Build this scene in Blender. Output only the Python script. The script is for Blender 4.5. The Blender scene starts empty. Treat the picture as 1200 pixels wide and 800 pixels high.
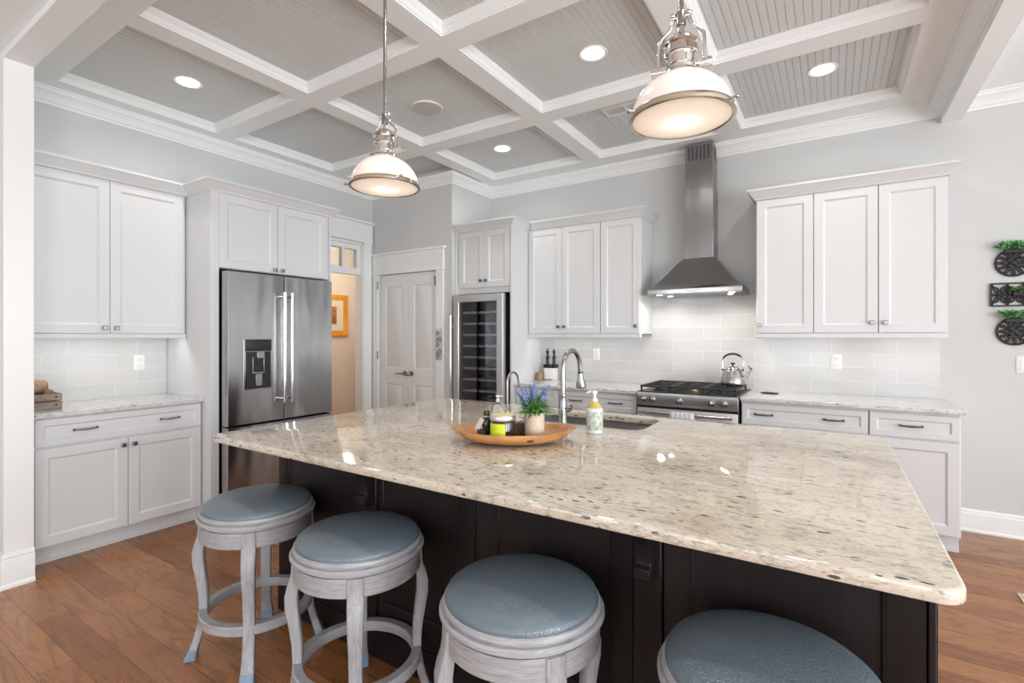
import bpy, bmesh, math, random
from mathutils import Vector, Matrix
random.seed(7)
R = math.radians
C = bpy.context.scene.collection
sc = bpy.context.scene

# ------------------------------------------------------------------ camera, world, lights
cam_d = bpy.data.cameras.new('camera'); cam = bpy.data.objects.new('camera', cam_d); C.objects.link(cam)
cam_d.sensor_width = 36; cam_d.lens = 582.0 / 1200 * 36
cam_d.shift_y = -6.4 / 1200
cam_d.clip_start = .02
cam.location = (0, 0, 1.37); cam.rotation_euler = (R(90), 0, 0.57204)
sc.camera = cam
sc.view_settings.view_transform = 'Standard'
try: sc.view_settings.look = 'None'
except Exception: pass
sc.view_settings.gamma = 1
sc.view_settings.use_curve_mapping = False
sc.view_settings.exposure = 0.16
sc.cycles.max_bounces = 10
sc.cycles.diffuse_bounces = 6
sc.cycles.glossy_bounces = 5
sc.cycles.transmission_bounces = 8
sc.cycles.transparent_max_bounces = 8
sc.cycles.caustics_reflective = False
sc.cycles.caustics_refractive = False
sc.cycles.use_denoising = True
sc.cycles.sample_clamp_indirect = 6

world = bpy.data.worlds.new('daylight'); sc.world = world; world.use_nodes = True
wn = world.node_tree; wn.nodes.clear()
wo = wn.nodes.new('ShaderNodeOutputWorld'); wb = wn.nodes.new('ShaderNodeBackground')
wb.inputs[0].default_value = (.86, .93, 1, 1); wb.inputs[1].default_value = 1.6
wn.links.new(wb.outputs[0], wo.inputs[0])

def area(name, loc, rot, sx, sy, power, col=(1, 1, 1), spread=180, shape='RECTANGLE'):
    d = bpy.data.lights.new(name, 'AREA'); d.shape = shape; d.size = sx
    if shape == 'RECTANGLE': d.size_y = sy
    d.energy = power; d.color = col; d.spread = R(spread)
    o = bpy.data.objects.new(name, d); C.objects.link(o); o.location = loc; o.rotation_euler = rot
    return o
# daylight entering by the windows of the living room (right wall and rear wall)
WIN_R = [(-3.6, -2.0), (-1.4, .2), (.7, 2.3), (2.7, 4.3)]  # last window is added, to brighten the floor at the back right
WIN_B = [(-3.8, -2.2), (-1.5, .1), (.9, 2.5)]
for i, (a, b) in enumerate(WIN_R):
    area('window_daylight', (4.2, (a + b) / 2, 1.45), (R(90), 0, R(90)), b - a, 2.3, (125, 130, 92, 20)[i], (.93, .965, 1))
for i, (a, b) in enumerate(WIN_B):
    area('window_daylight', ((a + b) / 2, -4.9, 1.45), (R(90), 0, 0), b - a, 2.3, 30, (.97, .98, 1))
for o in list(C.objects):
    if o.name.startswith('window_daylight'):
        o.rotation_euler = (R(103), 0, R(90)) if o.location.x > 4.1 else (R(103), 0, 0)

# ------------------------------------------------------------------ materials
class NT:
    def __init__(s, name):
        s.m = bpy.data.materials.new(name); s.m.use_nodes = True; s.t = s.m.node_tree
        s.b = s.t.nodes['Principled BSDF']; s.out = s.t.nodes['Material Output']
    def n(s, typ, **kw):
        nd = s.t.nodes.new('ShaderNode' + typ)
        for k, v in kw.items():
            if k.startswith('_'): setattr(nd, k[1:], v)
        return nd
    def l(s, a, b): s.t.links.new(a, b)
    def set(s, **kw):
        for k, v in kw.items():
            k = {'color': 'Base Color', 'rough': 'Roughness', 'metal': 'Metallic', 'spec': 'Specular IOR Level', 'coat': 'Coat Weight',
                 'coatr': 'Coat Roughness', 'trans': 'Transmission Weight', 'emis': 'Emission Color', 'estr': 'Emission Strength', 'ior': 'IOR', 'sheen': 'Sheen Weight', 'aniso': 'Anisotropic', 'sss': 'Subsurface Weight'}[k]
            if isinstance(v, tuple) and len(v) == 3: v = (*v, 1)
            s.b.inputs[k].default_value = v
        return s
    def coord(s, scale=(1, 1, 1), rot=(0, 0, 0), kind='Object'):
        tc = s.n('TexCoord'); mp = s.n('Mapping'); mp.inputs['Scale'].default_value = scale; mp.inputs['Rotation'].default_value = rot
        s.l(tc.outputs[kind], mp.inputs[0]); return mp.outputs[0]
    def noise(s, vec, scale, detail=3, rough=.5, dist=0):
        nd = s.n('TexNoise'); nd.inputs['Scale'].default_value = scale; nd.inputs['Detail'].default_value = detail
        nd.inputs['Roughness'].default_value = rough; nd.inputs['Distortion'].default_value = dist; s.l(vec, nd.inputs['Vector']); return nd.outputs[0]
    def ramp(s, fac, stops):
        nd = s.n('ValToRGB'); s.l(fac, nd.inputs[0]); e = nd.color_ramp.elements
        while len(e) < len(stops): e.new(.5)
        for i, (p, c) in enumerate(stops):
            e[i].position = p; e[i].color = (*c, 1) if isinstance(c, tuple) else (c, c, c, 1)
        return nd.outputs[0]
    def mix(s, fac, a, b, mode='MIX'):
        nd = s.n('Mix'); nd.data_type = 'RGBA'; nd.blend_type = mode
        for v, i in ((fac, 0), (a, 6), (b, 7)):
            if isinstance(v, (int, float)): nd.inputs[i].default_value = v
            elif isinstance(v, tuple): nd.inputs[i].default_value = (*v, 1)
            else: s.l(v, nd.inputs[i])
        return nd.outputs[2]
    def math(s, op, a, b=None, c=None):
        nd = s.n('Math'); nd.operation = op
        for i, v in enumerate((a, b, c)):
            if v is None: continue
            if isinstance(v, (int, float)): nd.inputs[i].default_value = v
            else: s.l(v, nd.inputs[i])
        return nd.outputs[0]
    def bump(s, h, strength=.2, dist=.01):
        nd = s.n('Bump'); nd.inputs['Strength'].default_value = strength; nd.inputs['Distance'].default_value = dist
        s.l(h, nd.inputs['Height']); s.l(nd.outputs[0], s.b.inputs['Normal']); return s
    def col(s, sock): s.l(sock, s.b.inputs['Base Color']); return s

def paint(name, c, rough=.45, bump=0, scale=300):
    t = NT(name).set(color=c, rough=rough)
    v = t.coord()
    nz = t.noise(v, 2.5, 2)
    t.col(t.mix(nz, tuple(x * .985 for x in c), tuple(min(1, x * 1.015) for x in c)))
    if bump: t.bump(t.noise(v, scale, 2), bump, .002)
    return t.m
M = {}
M['wall'] = paint('wall_paint', (.60, .606, .601), .6, .08)
M['ceil'] = paint('ceiling_paint', (.855, .882, .885), .55)
M['bead'] = paint('beadboard_paint', (.655, .685, .69), .5)
M['trim'] = paint('trim_paint', (.83, .84, .84), .35)
M['cab'] = paint('cabinet_paint', (.68, .691, .698), .35)
M['hall'] = paint('hall_paint', (.78, .72, .65), .6)
M['dark'] = NT('dark_gap').set(color=(.01, .01, .01), rough=.7).m
M['black'] = NT('black_plastic').set(color=(.015, .015, .016), rough=.3).m
M['cast'] = NT('cast_iron').set(color=(.022, .022, .023), rough=.5).m
M['nickel'] = NT('polished_nickel').set(color=(.72, .71, .69), rough=.12, metal=1).m
M['nickel_b'] = NT('brushed_nickel').set(color=(.36, .355, .35), rough=.27, metal=1).m
M['pewter'] = NT('dark_pewter').set(color=(.16, .16, .165), rough=.3, metal=1).m
M['brass'] = NT('brass').set(color=(.8, .55, .22), rough=.25, metal=1).m
M['bandm'] = NT('warm_nickel_band').set(color=(.62, .55, .45), rough=.2, metal=1).m
M['white_p'] = NT('white_plastic').set(color=(.82, .82, .80), rough=.35).m
M['door'] = paint('door_paint', (.80, .81, .815), .35)

def steel(name, axis, c=(.50, .50, .50), rough=.24, bs=.06, ws=(1, 1, .35)):
    t = NT(name).set(color=c, rough=rough, metal=1)
    s = [220, 220, 220]; s[axis] = 3
    v = t.coord(tuple(s)); nz = t.noise(v, 1, 2)
    t.col(t.mix(nz, tuple(x * .93 for x in c), tuple(x * 1.06 for x in c)))
    t.l(t.math('MULTIPLY_ADD', nz, .12, rough - .06), t.b.inputs['Roughness'])
    w = t.coord(ws); big = t.noise(w, 3.2, 1)
    t.bump(t.math('ADD', big, t.math('MULTIPLY', nz, .01)), bs, .03)
    return t.m
M['steel_h'] = steel('brushed_stainless', 0, (.47, .47, .47), .34); M['steel_h'].node_tree.nodes['Principled BSDF'].inputs['Metallic'].default_value = .8
M['steel_v'] = steel('brushed_stainless_hood', 2, (.33, .33, .335), .22, .10, (3, 3, .12))
M['steel_y'] = steel('brushed_stainless_fridge', 1, (.44, .44, .445), .20, .45, (1.6, 1.6, .25))
M['steel_w'] = steel('brushed_stainless_frame', 2, (.58, .58, .58), .36); M['steel_w'].node_tree.nodes['Principled BSDF'].inputs['Metallic'].default_value = .75
M['sink'] = NT('sink_steel').set(color=(.45, .42, .38), rough=.3, metal=1).m

def glass(name, c=(1, 1, 1), rough=0, ior=1.45):
    return NT(name).set(color=c, rough=rough, trans=1, ior=ior).m
M['glass'] = glass('clear_glass')
def thin_glass(name, tint=(1, 1, 1)):
    t = NT(name); tr = t.n('BsdfTransparent'); tr.inputs[0].default_value = (*tint, 1)
    gl = t.n('BsdfGlossy'); gl.inputs['Roughness'].default_value = .02
    fr = t.n('Fresnel'); fr.inputs[0].default_value = 1.5
    mx = t.n('MixShader'); t.l(fr.outputs[0], mx.inputs[0]); t.l(tr.outputs[0], mx.inputs[1]); t.l(gl.outputs[0], mx.inputs[2])
    t.l(mx.outputs[0], t.out.inputs[0]); return t.m
M['pane'] = thin_glass('window_pane', (.95, .97, .97))
M['tinted'] = thin_glass('tinted_pane', (.85, .86, .88))

def granite(name, c1, c2, c3, fleck, seed=0, dens=.5):
    t = NT(name).set(rough=.06, spec=.5, ior=1.62)
    v0 = t.coord((1, 1, 1), (0, 0, R(4)))
    wp = t.noise(v0, 3, 3, .6)
    mp = t.n('Mapping'); mp.inputs['Scale'].default_value = (.45, 1.25, 1.25); mp.inputs['Location'].default_value = (seed, seed * 2, 0)
    add = t.n('VectorMath'); add.operation = 'ADD'; sca = t.n('VectorMath'); sca.operation = 'SCALE'; sca.inputs[3].default_value = .10
    cmb = t.n('CombineXYZ'); t.l(wp, cmb.inputs[1]); t.l(cmb.outputs[0], sca.inputs[0]); t.l(v0, add.inputs[0]); t.l(sca.outputs[0], add.inputs[1])
    t.l(add.outputs[0], mp.inputs[0]); v = mp.outputs[0]
    big = t.noise(v, 5, 6, .62, .4)
    base = t.mix(t.ramp(big, [(.36, 0.), (.62, 1.)]), c1, c2)
    med = t.noise(v, 34, 5, .6, .3)
    base = t.mix(t.ramp(med, [(.50, 0.), (.68, .85)]), base, c3)
    fine = t.noise(v, 170, 3, .6)
    base = t.mix(t.ramp(fine, [(.45, 0.), (.75, .5)]), base, tuple(min(1, x * 1.35) for x in c1))
    base = t.mix(t.ramp(t.noise(v, 120, 2, .5, .5), [(.60, 0.), (.66, .55)]), base, tuple(x * .55 for x in c3))
    vo = t.n('TexVoronoi'); vo.inputs['Scale'].default_value = 62; vo.inputs['Randomness'].default_value = 1; t.l(v, vo.inputs['Vector'])
    sep = t.n('SeparateColor'); t.l(vo.outputs['Color'], sep.inputs[0])
    pick = t.math('GREATER_THAN', sep.outputs[0], 1 - .42 * dens)
    siz = t.math('MULTIPLY_ADD', sep.outputs[1], .30, .16)
    d2 = t.math('ADD', vo.outputs['Distance'], t.math('MULTIPLY', t.noise(v, 220, 2), .25))
    spot = t.math('LESS_THAN', d2, t.math('ADD', siz, .10))
    msk = t.math('MULTIPLY', t.math('MULTIPLY', pick, spot), t.ramp(t.noise(v, 9, 3), [(.42, .0), (.50, 1.)]))
    base = t.mix(t.math('MULTIPLY', msk, .88), base, fleck)
    t.col(base)
    return t.m
M['granite'] = granite('cream_granite', (.66, .60, .515), (.52, .44, .335), (.29, .265, .245), (.035, .025, .025))
M['granite_w'] = granite('white_granite', (.70, .70, .69), (.60, .59, .58), (.38, .38, .39), (.08, .08, .09), 5, .45)

def wood_floor():
    t = NT('oak_floor').set(rough=.32)
    tc = t.n('TexCoord'); 
    br = t.n('TexBrick'); br.offset = .37; br.offset_frequency = 2
    for k, v in {'Scale': 1, 'Mortar Size': .0012, 'Mortar Smooth': .2, 'Bias': 0, 'Brick Width': 1.35, 'Row Height': .127}.items(): br.inputs[k].default_value = v
    br.inputs['Color1'].default_value = (0, 0, 0, 1); br.inputs['Color2'].default_value = (1, 1, 1, 1); br.inputs['Mortar'].default_value = (.5, .5, .5, 1)
    t.l(tc.outputs['Object'], br.inputs[0])
    rnd = t.n('SeparateColor'); t.l(br.outputs[0], rnd.inputs[0])
    off = t.n('CombineXYZ'); t.l(t.math('MULTIPLY', rnd.outputs[0], 37), off.inputs[2]); t.l(t.math('MULTIPLY', rnd.outputs[0], 11), off.inputs[0])
    add = t.n('VectorMath'); add.operation = 'ADD'; t.l(tc.outputs['Object'], add.inputs[0]); t.l(off.outputs[0], add.inputs[1])
    mp = t.n('Mapping'); mp.inputs['Scale'].default_value = (1.1, 6.5, 1); t.l(add.outputs[0], mp.inputs[0])
    big = t.noise(mp.outputs[0], 1, 2, .45, .3)
    rings = t.math('SINE', t.math('MULTIPLY', big, 70))
    mp2 = t.n('Mapping'); mp2.inputs['Scale'].default_value = (5, 110, 1); t.l(add.outputs[0], mp2.inputs[0])
    fine = t.noise(mp2.outputs[0], 1, 3, .6)
    base = t.mix(rnd.outputs[0], (.265, .095, .031), (.46, .205, .08))
    base = t.mix(t.math('MULTIPLY', t.ramp(rings, [(.35, 0.), (1., 1.)]), .42), base, (.11, .045, .02))
    base = t.mix(t.math('MULTIPLY', fine, .25), base, (.17, .07, .03))
    base = t.mix(br.outputs['Fac'], base, (.05, .025, .012))
    t.col(base)
    t.l(t.math('MULTIPLY_ADD', fine, .12, .22), t.b.inputs['Roughness'])
    t.bump(t.math('SUBTRACT', t.math('MULTIPLY', fine, .15), br.outputs['Fac']), .25, .001)
    return t.m
M['floor'] = wood_floor()

def tile(name, plane):
    t = NT(name).set(rough=.12)
    tc = t.n('TexCoord'); sp = t.n('SeparateXYZ'); t.l(tc.outputs['Object'], sp.inputs[0]); cb = t.n('CombineXYZ')
    t.l(sp.outputs[0 if plane == 'x' else 1], cb.inputs[0]); t.l(t.math('SUBTRACT', sp.outputs[2], .914), cb.inputs[1])
    br = t.n('TexBrick'); br.offset = .34; br.offset_frequency = 2
    for k, v in {'Scale': 1, 'Mortar Size': .0016, 'Mortar Smooth': .3, 'Bias': 0, 'Brick Width': .412, 'Row Height': .107}.items(): br.inputs[k].default_value = v
    br.inputs['Color1'].default_value = (.57, .565, .56, 1); br.inputs['Color2'].default_value = (.62, .615, .605, 1); br.inputs['Mortar'].default_value = (.80, .80, .79, 1)
    t.l(cb.outputs[0], br.inputs[0]); t.col(br.outputs[0])
    wv = t.noise(t.coord((3, 3, 6)), 1.4, 2)
    t.bump(t.math('SUBTRACT', t.math('MULTIPLY', wv, .35), br.outputs['Fac']), .35, .0025)
    return t.m
M['tile_x'] = tile('glass_tile_back', 'x'); M['tile_y'] = tile('glass_tile_left', 'y')

def espresso():
    t = NT('espresso_wood').set(rough=.42, spec=.22)
    v = t.coord((14, 14, 1.2)); nz = t.noise(v, 1.5, 5, .6, .4); n2 = t.noise(t.coord((60, 60, 4)), 1, 3)
    b = t.mix(nz, (.005, .004, .0045), (.014, .010, .010)); b = t.mix(t.math('MULTIPLY', n2, .3), b, (.04, .03, .028))
    t.col(b); return t.m
M['espresso'] = espresso()
def washed(name, scale, c1=(.27, .27, .285), c2=(.45, .45, .47)):
    t = NT(name).set(rough=.42)
    nz = t.noise(t.coord(scale), 1, 5, .65, .8)
    b = t.mix(t.ramp(nz, [(.3, 0.), (.7, 1.)]), c1, c2)
    b = t.mix(t.math('MULTIPLY', t.ramp(t.noise(t.coord(tuple(x * 2.5 for x in scale)), 1, 3), [(.52, 0.), (.7, 1.)]), .45), b, (.19, .18, .19))
    t.col(b); t.bump(nz, .15, .001); return t.m
M['wash_v'] = washed('whitewashed_wood_leg', (90, 90, 6)); M['wash_h'] = washed('whitewashed_wood_ring', (10, 10, 130))
M['bluecap'] = NT('blue_grey_foot').set(color=(.20, .28, .38), rough=.45).m
def leather():
    t = NT('blue_grey_leather').set(rough=.28, spec=.8)
    v = t.coord(); vo = t.n('TexVoronoi'); vo.inputs['Scale'].default_value = 240; t.l(v, vo.inputs['Vector'])
    t.col(t.mix(t.noise(v, 9, 3), (.105, .145, .175), (.135, .175, .205)))
    t.bump(vo.outputs['Distance'], .6, .0016); return t.m
M['leather'] = leather()
def simple_wood(name, c1, c2, scale=(4, 40, 40), rough=.4):
    t = NT(name).set(rough=rough); nz = t.noise(t.coord(scale), 1, 4, .6, 1)
    t.col(t.mix(t.ramp(nz, [(.3, 0.), (.7, 1.)]), c1, c2)); t.bump(nz, .15, .002); return t.m
M['bowlwood'] = simple_wood('honey_bowl_wood', (.36, .14, .045), (.62, .33, .13), (5, 22, 22), .38)
M['cratewood'] = simple_wood('weathered_crate_wood', (.17, .12, .09), (.36, .28, .23), (30, 5, 30), .7)
M['rollwood'] = simple_wood('brown_bark', (.22, .13, .07), (.50, .34, .22), (16, 16, 16), .7)
M['frame'] = simple_wood('orange_frame_wood', (.70, .27, .02), (.88, .40, .04), (20, 20, 3), .3)
M['wicker'] = simple_wood('dark_wicker', (.05, .025, .012), (.28, .16, .08), (160, 160, 60), .6)
M['potwash'] = simple_wood('limewashed_pot', (.55, .40, .28), (.72, .66, .58), (6, 6, 9), .7)
M['leaf'] = paint('green_leaf', (.10, .26, .06), .45)
M['leaf2'] = paint('succulent_leaf', (.15, .38, .13), .45)
M['leafy'] = paint('yellow_green_leaf', (.42, .45, .10), .45)
M['laven'] = paint('lavender_bloom', (.19, .25, .40), .6)
M['paper'] = paint('kraft_paper', (.62, .55, .45), .8)
M['candle'] = NT('dark_candle_jar').set(color=(.02, .012, .01), rough=.08, coat=.6).m
M['lime'] = NT('lime_label').set(color=(.62, .74, .03), rough=.5).m
M['limetext'] = NT('lime_label_print').set(color=(.40, .50, .05), rough=.5).m
M['goldlid'] = NT('brushed_silver_lid').set(color=(.75, .74, .72), rough=.3, metal=1).m
M['lidtop'] = NT('gold_lid_top').set(color=(.72, .66, .30), rough=.4).m
M['bottle'] = NT('dark_embossed_glass').set(color=(.018, .018, .02), rough=.12).m
def soap_label():
    t = NT('floral_soap_label').set(rough=.4)
    v = t.coord(); a = t.noise(v, 55, 3, .6); b = t.noise(v, 80, 2)
    c = t.mix(t.ramp(a, [(.50, 0.), (.58, 1.)]), (.55, .63, .62), (.48, .38, .12))
    c = t.mix(t.ramp(b, [(.58, 0.), (.64, 1.)]), c, (.25, .42, .45)); t.col(c); return t.m
M['soaplabel'] = soap_label()
M['soapbody'] = NT('pale_soap_bottle').set(color=(.70, .78, .78), rough=.15).m
M['amber'] = NT('amber_liquid').set(color=(.55, .42, .12), rough=.1).m
def opal():
    t = NT('opal_glass').set(color=(.80, .72, .66), rough=.2, emis=(1, .80, .68), estr=.20, coat=.4)
    return t.m
M['opal'] = opal()
def lens_mat():
    t = NT('frosted_lens'); a = t.n('BsdfTranslucent'); a.inputs[0].default_value = (.86, .85, .83, 1)
    b = t.n('BsdfDiffuse'); b.inputs[0].default_value = (.80, .76, .68, 1)
    c = t.n('BsdfGlossy'); c.inputs['Roughness'].default_value = .15
    m1 = t.n('MixShader'); m1.inputs[0].default_value = .35; t.l(a.outputs[0], m1.inputs[1]); t.l(b.outputs[0], m1.inputs[2])
    m2 = t.n('MixShader'); m2.inputs[0].default_value = .06; t.l(m1.outputs[0], m2.inputs[1]); t.l(c.outputs[0], m2.inputs[2])
    t.l(m2.outputs[0], t.out.inputs[0]); return t.m
M['lens'] = lens_mat()
def emit(name, c, s):
    t = NT(name); e = t.n('Emission'); e.inputs[0].default_value = (*c, 1); e.inputs[1].default_value = s; t.l(e.outputs[0], t.out.inputs[0]); return t.m
M['can_glow'] = emit('downlight_glow', (1, .99, .96), 6)
M['hood_glow'] = emit('hood_lamp_glow', (1, .95, .88), 9)
M['strip_glow'] = emit('strip_glow', (1, .98, .95), 1.5)
M['bulb'] = emit('bulb_glow', (1, .95, .88), 8)
def painting():
    t = NT('brown_landscape_print').set(rough=.5)
    v = t.coord((4, 4, 30)); a = t.noise(v, 1, 4, .6)
    t.col(t.ramp(a, [(.3, (.10, .03, .02)), (.5, (.42, .15, .05)), (.65, (.62, .38, .18)), (.8, (.25, .10, .05))])); return t.m
M['print'] = painting()
M['mat'] = paint('cream_mat', (.80, .74, .62), .8)
M['ornament'] = paint('grey_metal_ornament', (.30, .30, .29), .5)
M['iron'] = NT('black_iron').set(color=(.009, .0085, .008), rough=.55).m
def towel():
    t = NT('white_blue_towel').set(rough=.9)
    w = t.n('TexWave'); w.inputs['Scale'].default_value = 9; t.l(t.coord(), w.inputs[0]); w.bands_direction = 'X'
    t.col(t.mix(t.ramp(w.outputs[1], [(.8, 0.), (.9, 1.)]), (.74, .76, .80), (.45, .52, .62))); return t.m
M['towel'] = towel()

# ------------------------------------------------------------------ mesh builder
class MB:
    def __init__(s): s.v = []; s.f = []
    def add(s, vs, fs):
        k = len(s.v); s.v += [tuple(p) for p in vs]; s.f += [tuple(i + k for i in f) for f in fs]; return s
    def box(s, x0, x1, y0, y1, z0, z1):
        return s.add([(x0, y0, z0), (x1, y0, z0), (x1, y1, z0), (x0, y1, z0), (x0, y0, z1), (x1, y0, z1), (x1, y1, z1), (x0, y1, z1)],
                     [(0, 3, 2, 1), (4, 5, 6, 7), (0, 1, 5, 4), (1, 2, 6, 5), (2, 3, 7, 6), (3, 0, 4, 7)])
    def loft(s, rings, cap0=True, cap1=True, closed=True, loop=False):
        n = len(rings[0]); vs = [p for r in rings for p in r]; fs = []
        m = len(rings)
        for i in range(m if loop else m - 1):
            a, b = i * n, ((i + 1) % m) * n
            for j in range(n if closed else n - 1):
                k = (j + 1) % n; fs.append((a + j, a + k, b + k, b + j))
        if cap0 and not loop: fs.append(tuple(range(n - 1, -1, -1)))
        if cap1 and not loop: fs.append(tuple(range((m - 1) * n, m * n)))
        return s.add(vs, fs)
    def front(s, x0, x1, z0, z1, prof, cap0=True):
        """rings around a rectangle in the xz plane: prof = [(inset, y)...]"""
        rings = []
        for a, y in prof:
            rings.append([(x0 + a, y, z0 + a), (x1 - a, y, z0 + a), (x1 - a, y, z1 - a), (x0 + a, y, z1 - a)])
        return s.loft(rings, cap0, True)
    def lathe(s, prof, n=24, c=(0, 0, 0), mat=None, cap=True):
        rings = []
        for r, z in prof:
            ring = [Vector((r * math.cos(2 * math.pi * i / n), r * math.sin(2 * math.pi * i / n), z)) for i in range(n)]
            if mat: ring = [mat @ p for p in ring]
            rings.append([(p[0] + c[0], p[1] + c[1], p[2] + c[2]) for p in ring])
        return s.loft(rings, cap, cap)
    def cyl(s, p0, p1, r, n=16, r2=None):
        return s.tube([p0, p1], [r, r2 if r2 is not None else r], n)
    def tube(s, pts, r, n=10, loop=False):
        pts = [Vector(p) for p in pts]; m = len(pts)
        rs = r if isinstance(r, (list, tuple)) else [r] * m
        rings = []; up = None
        for i, p in enumerate(pts):
            if loop: t = (pts[(i + 1) % m] - pts[i - 1])
            else: t = pts[min(i + 1, m - 1)] - pts[max(i - 1, 0)]
            t.normalize()
            if up is None: up = Vector((0, 0, 1)) if abs(t.z) < .9 else Vector((1, 0, 0))
            a = up - t * up.dot(t)
            if a.length < 1e-4: a = Vector((1, 0, 0)) - t * t.x
            a.normalize(); b = t.cross(a); up = a
            rings.append([tuple(p + (a * math.cos(2 * math.pi * j / n) + b * math.sin(2 * math.pi * j / n)) * rs[i]) for j in range(n)])
        return s.loft(rings, True, True, True, loop)
    def sweep(s, path, prof, loop=False):
        """profile [(offset to the left, z)] along an xy path with mitres"""
        P = [Vector(p) for p in path]; m = len(P); rings = []
        for i in range(m):
            if loop: d0 = (P[i] - P[i - 1]).normalized(); d1 = (P[(i + 1) % m] - P[i]).normalized()
            else:
                d0 = (P[i] - P[max(i - 1, 0)]); d1 = (P[min(i + 1, m - 1)] - P[i])
                d0 = d0.normalized() if d0.length else d1.normalized(); d1 = d1.normalized() if d1.length else d0
            n0 = Vector((-d0.y, d0.x)); n1 = Vector((-d1.y, d1.x)); k = n0 + n1; k = k / max(.3, k.dot(n0))
            rings.append([(P[i].x + k.x * o, P[i].y + k.y * o, z) for o, z in prof])
        return s.loft(rings, True, True, True, loop)
    def sphere(s, c, r, n=14, m=9, sc3=(1, 1, 1)):
        prof = [(max(1e-4, r * math.sin(math.pi * i / m)) , -r * math.cos(math.pi * i / m)) for i in range(m + 1)]
        k = len(s.v); s.lathe(prof, n)
        for i in range(k, len(s.v)):
            p = s.v[i]; s.v[i] = (p[0] * sc3[0] + c[0], p[1] * sc3[1] + c[1], p[2] * sc3[2] + c[2])
        return s
    def prism(s, poly, axis, a, b):
        """poly of 2-D points extruded along axis 0/1/2"""
        def mk(p, t):
            if axis == 0: return (t, p[0], p[1])
            if axis == 1: return (p[0], t, p[1])
            return (p[0], p[1], t)
        return s.loft([[mk(p, a) for p in poly], [mk(p, b) for p in poly]])
    def xf(s, mat, k=0):
        for i in range(k, len(s.v)): s.v[i] = tuple(mat @ Vector(s.v[i]))
        return s
    def build(s, name, m, parent=None, bevel=0, smooth=40, seg=2, subd=0):
        me = bpy.data.meshes.new(name); me.from_pydata(s.v, [], s.f)
        bm = bmesh.new(); bm.from_mesh(me); bmesh.ops.recalc_face_normals(bm, faces=bm.faces); bm.to_mesh(me); bm.free()
        me.materials.append(m)
        o = bpy.data.objects.new(name, me); C.objects.link(o)
        if parent: o.parent = parent
        if smooth:
            for p in me.polygons: p.use_smooth = True
            me.set_sharp_from_angle(angle=R(smooth))
        if subd:
            sb = o.modifiers.new('s', 'SUBSURF'); sb.levels = subd; sb.render_levels = subd
        if bevel:
            b = o.modifiers.new('b', 'BEVEL'); b.width = bevel; b.segments = seg; b.limit_method = 'ANGLE'; b.angle_limit = R(40)
            b.harden_normals = False
        return o

def tag(o, label=None, cat=None, group=None, kind=None):
    if label: o['label'] = label
    if cat: o['category'] = cat
    if group: o['group'] = group
    if kind: o['kind'] = kind
    return o
def thing(name, label, cat, loc=(0, 0, 0), rz=0, group=None):
    o = bpy.data.objects.new(name, None); C.objects.link(o); o.location = loc; o.rotation_euler = (0, 0, rz); o.empty_display_size = .05
    return tag(o, label, cat, group)
def struct(mb, name, m, label=None, cat=None, parent=None, bevel=0, smooth=40):
    o = mb.build(name, m, parent, bevel, smooth)
    if not parent: o['kind'] = 'structure'
    if label: o['label'] = label
    if cat and not parent: o['category'] = cat
    return o
def dup_tree(src, parent=None):
    c = src.copy(); C.objects.link(c)
    if parent: c.parent = parent
    for ch in [x for x in src.children]:
        dup_tree(ch, c)
    return c

# ------------------------------------------------------------------ the room
XL, YB, XS, YP, XH0, XH1 = -4.49, 4.68, -3.30, 3.98, .66, .775
ZC, ZP = 3.05, 3.115
XR, YR = 4.3, -5.0
struct(MB().box(-6.4, XR + .12, YR - .12, YB + .9, -.12, 0), 'floor', M['floor'], 'medium brown oak plank floor', 'floor')
# left wall with the hall opening
OY0, OY1, OZ = 2.95, 3.85, 2.42
w = MB().box(XL - .12, XL, YR, OY0, 0, 3.3).box(XL - .12, XL, OY0, OY1, OZ, 3.3).box(XL - .12, XL, OY1, YP + .12, 0, 3.3)
struct(w, 'wall_left', M['wall'], 'pale grey left wall behind the white cabinets', 'wall')
DX0, DX1, DZ = -4.385, -3.505, 2.07
w = MB().box(XL, DX0, YP, YP + .12, 0, 3.3).box(DX1, XS, YP, YP + .12, 0, 3.3).box(DX0, DX1, YP, YP + .12, DZ, 3.3).box(DX0 - .02, DX1 + .02, YP + .12, YP + .14, 0, 2.2)
struct(w, 'wall_pantry', M['wall'], 'grey wall around the pantry double door', 'wall')
struct(MB().box(XS - .12, XS, YP + .12, YB, 0, 3.3), 'wall_side', M['wall'], 'short return wall beside the wine cooler', 'wall')
struct(MB().box(XS - .12, XR + .12, YB, YB + .12, 0, 3.3), 'wall_back', M['wall'], 'pale grey back wall behind the range', 'wall')
# stub column at the left front and the dropped headers
struct(MB().box(XL, -3.77, .77, .894, 0, 2.88), 'wall_stub', M['trim'], 'white squared column at the left end of the cabinets', 'column', bevel=.003)
struct(MB().box(XL, XH1, .77, .894, 2.88, 3.3), 'trim_1', M['ceil'], 'dropped header beam in front of the coffered ceiling', 'beam')
struct(MB().box(XH0, XH1, .894, YB, 2.90, 3.3), 'trim_2', M['ceil'], 'dropped header beam at the right end of the coffered ceiling', 'beam')
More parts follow.
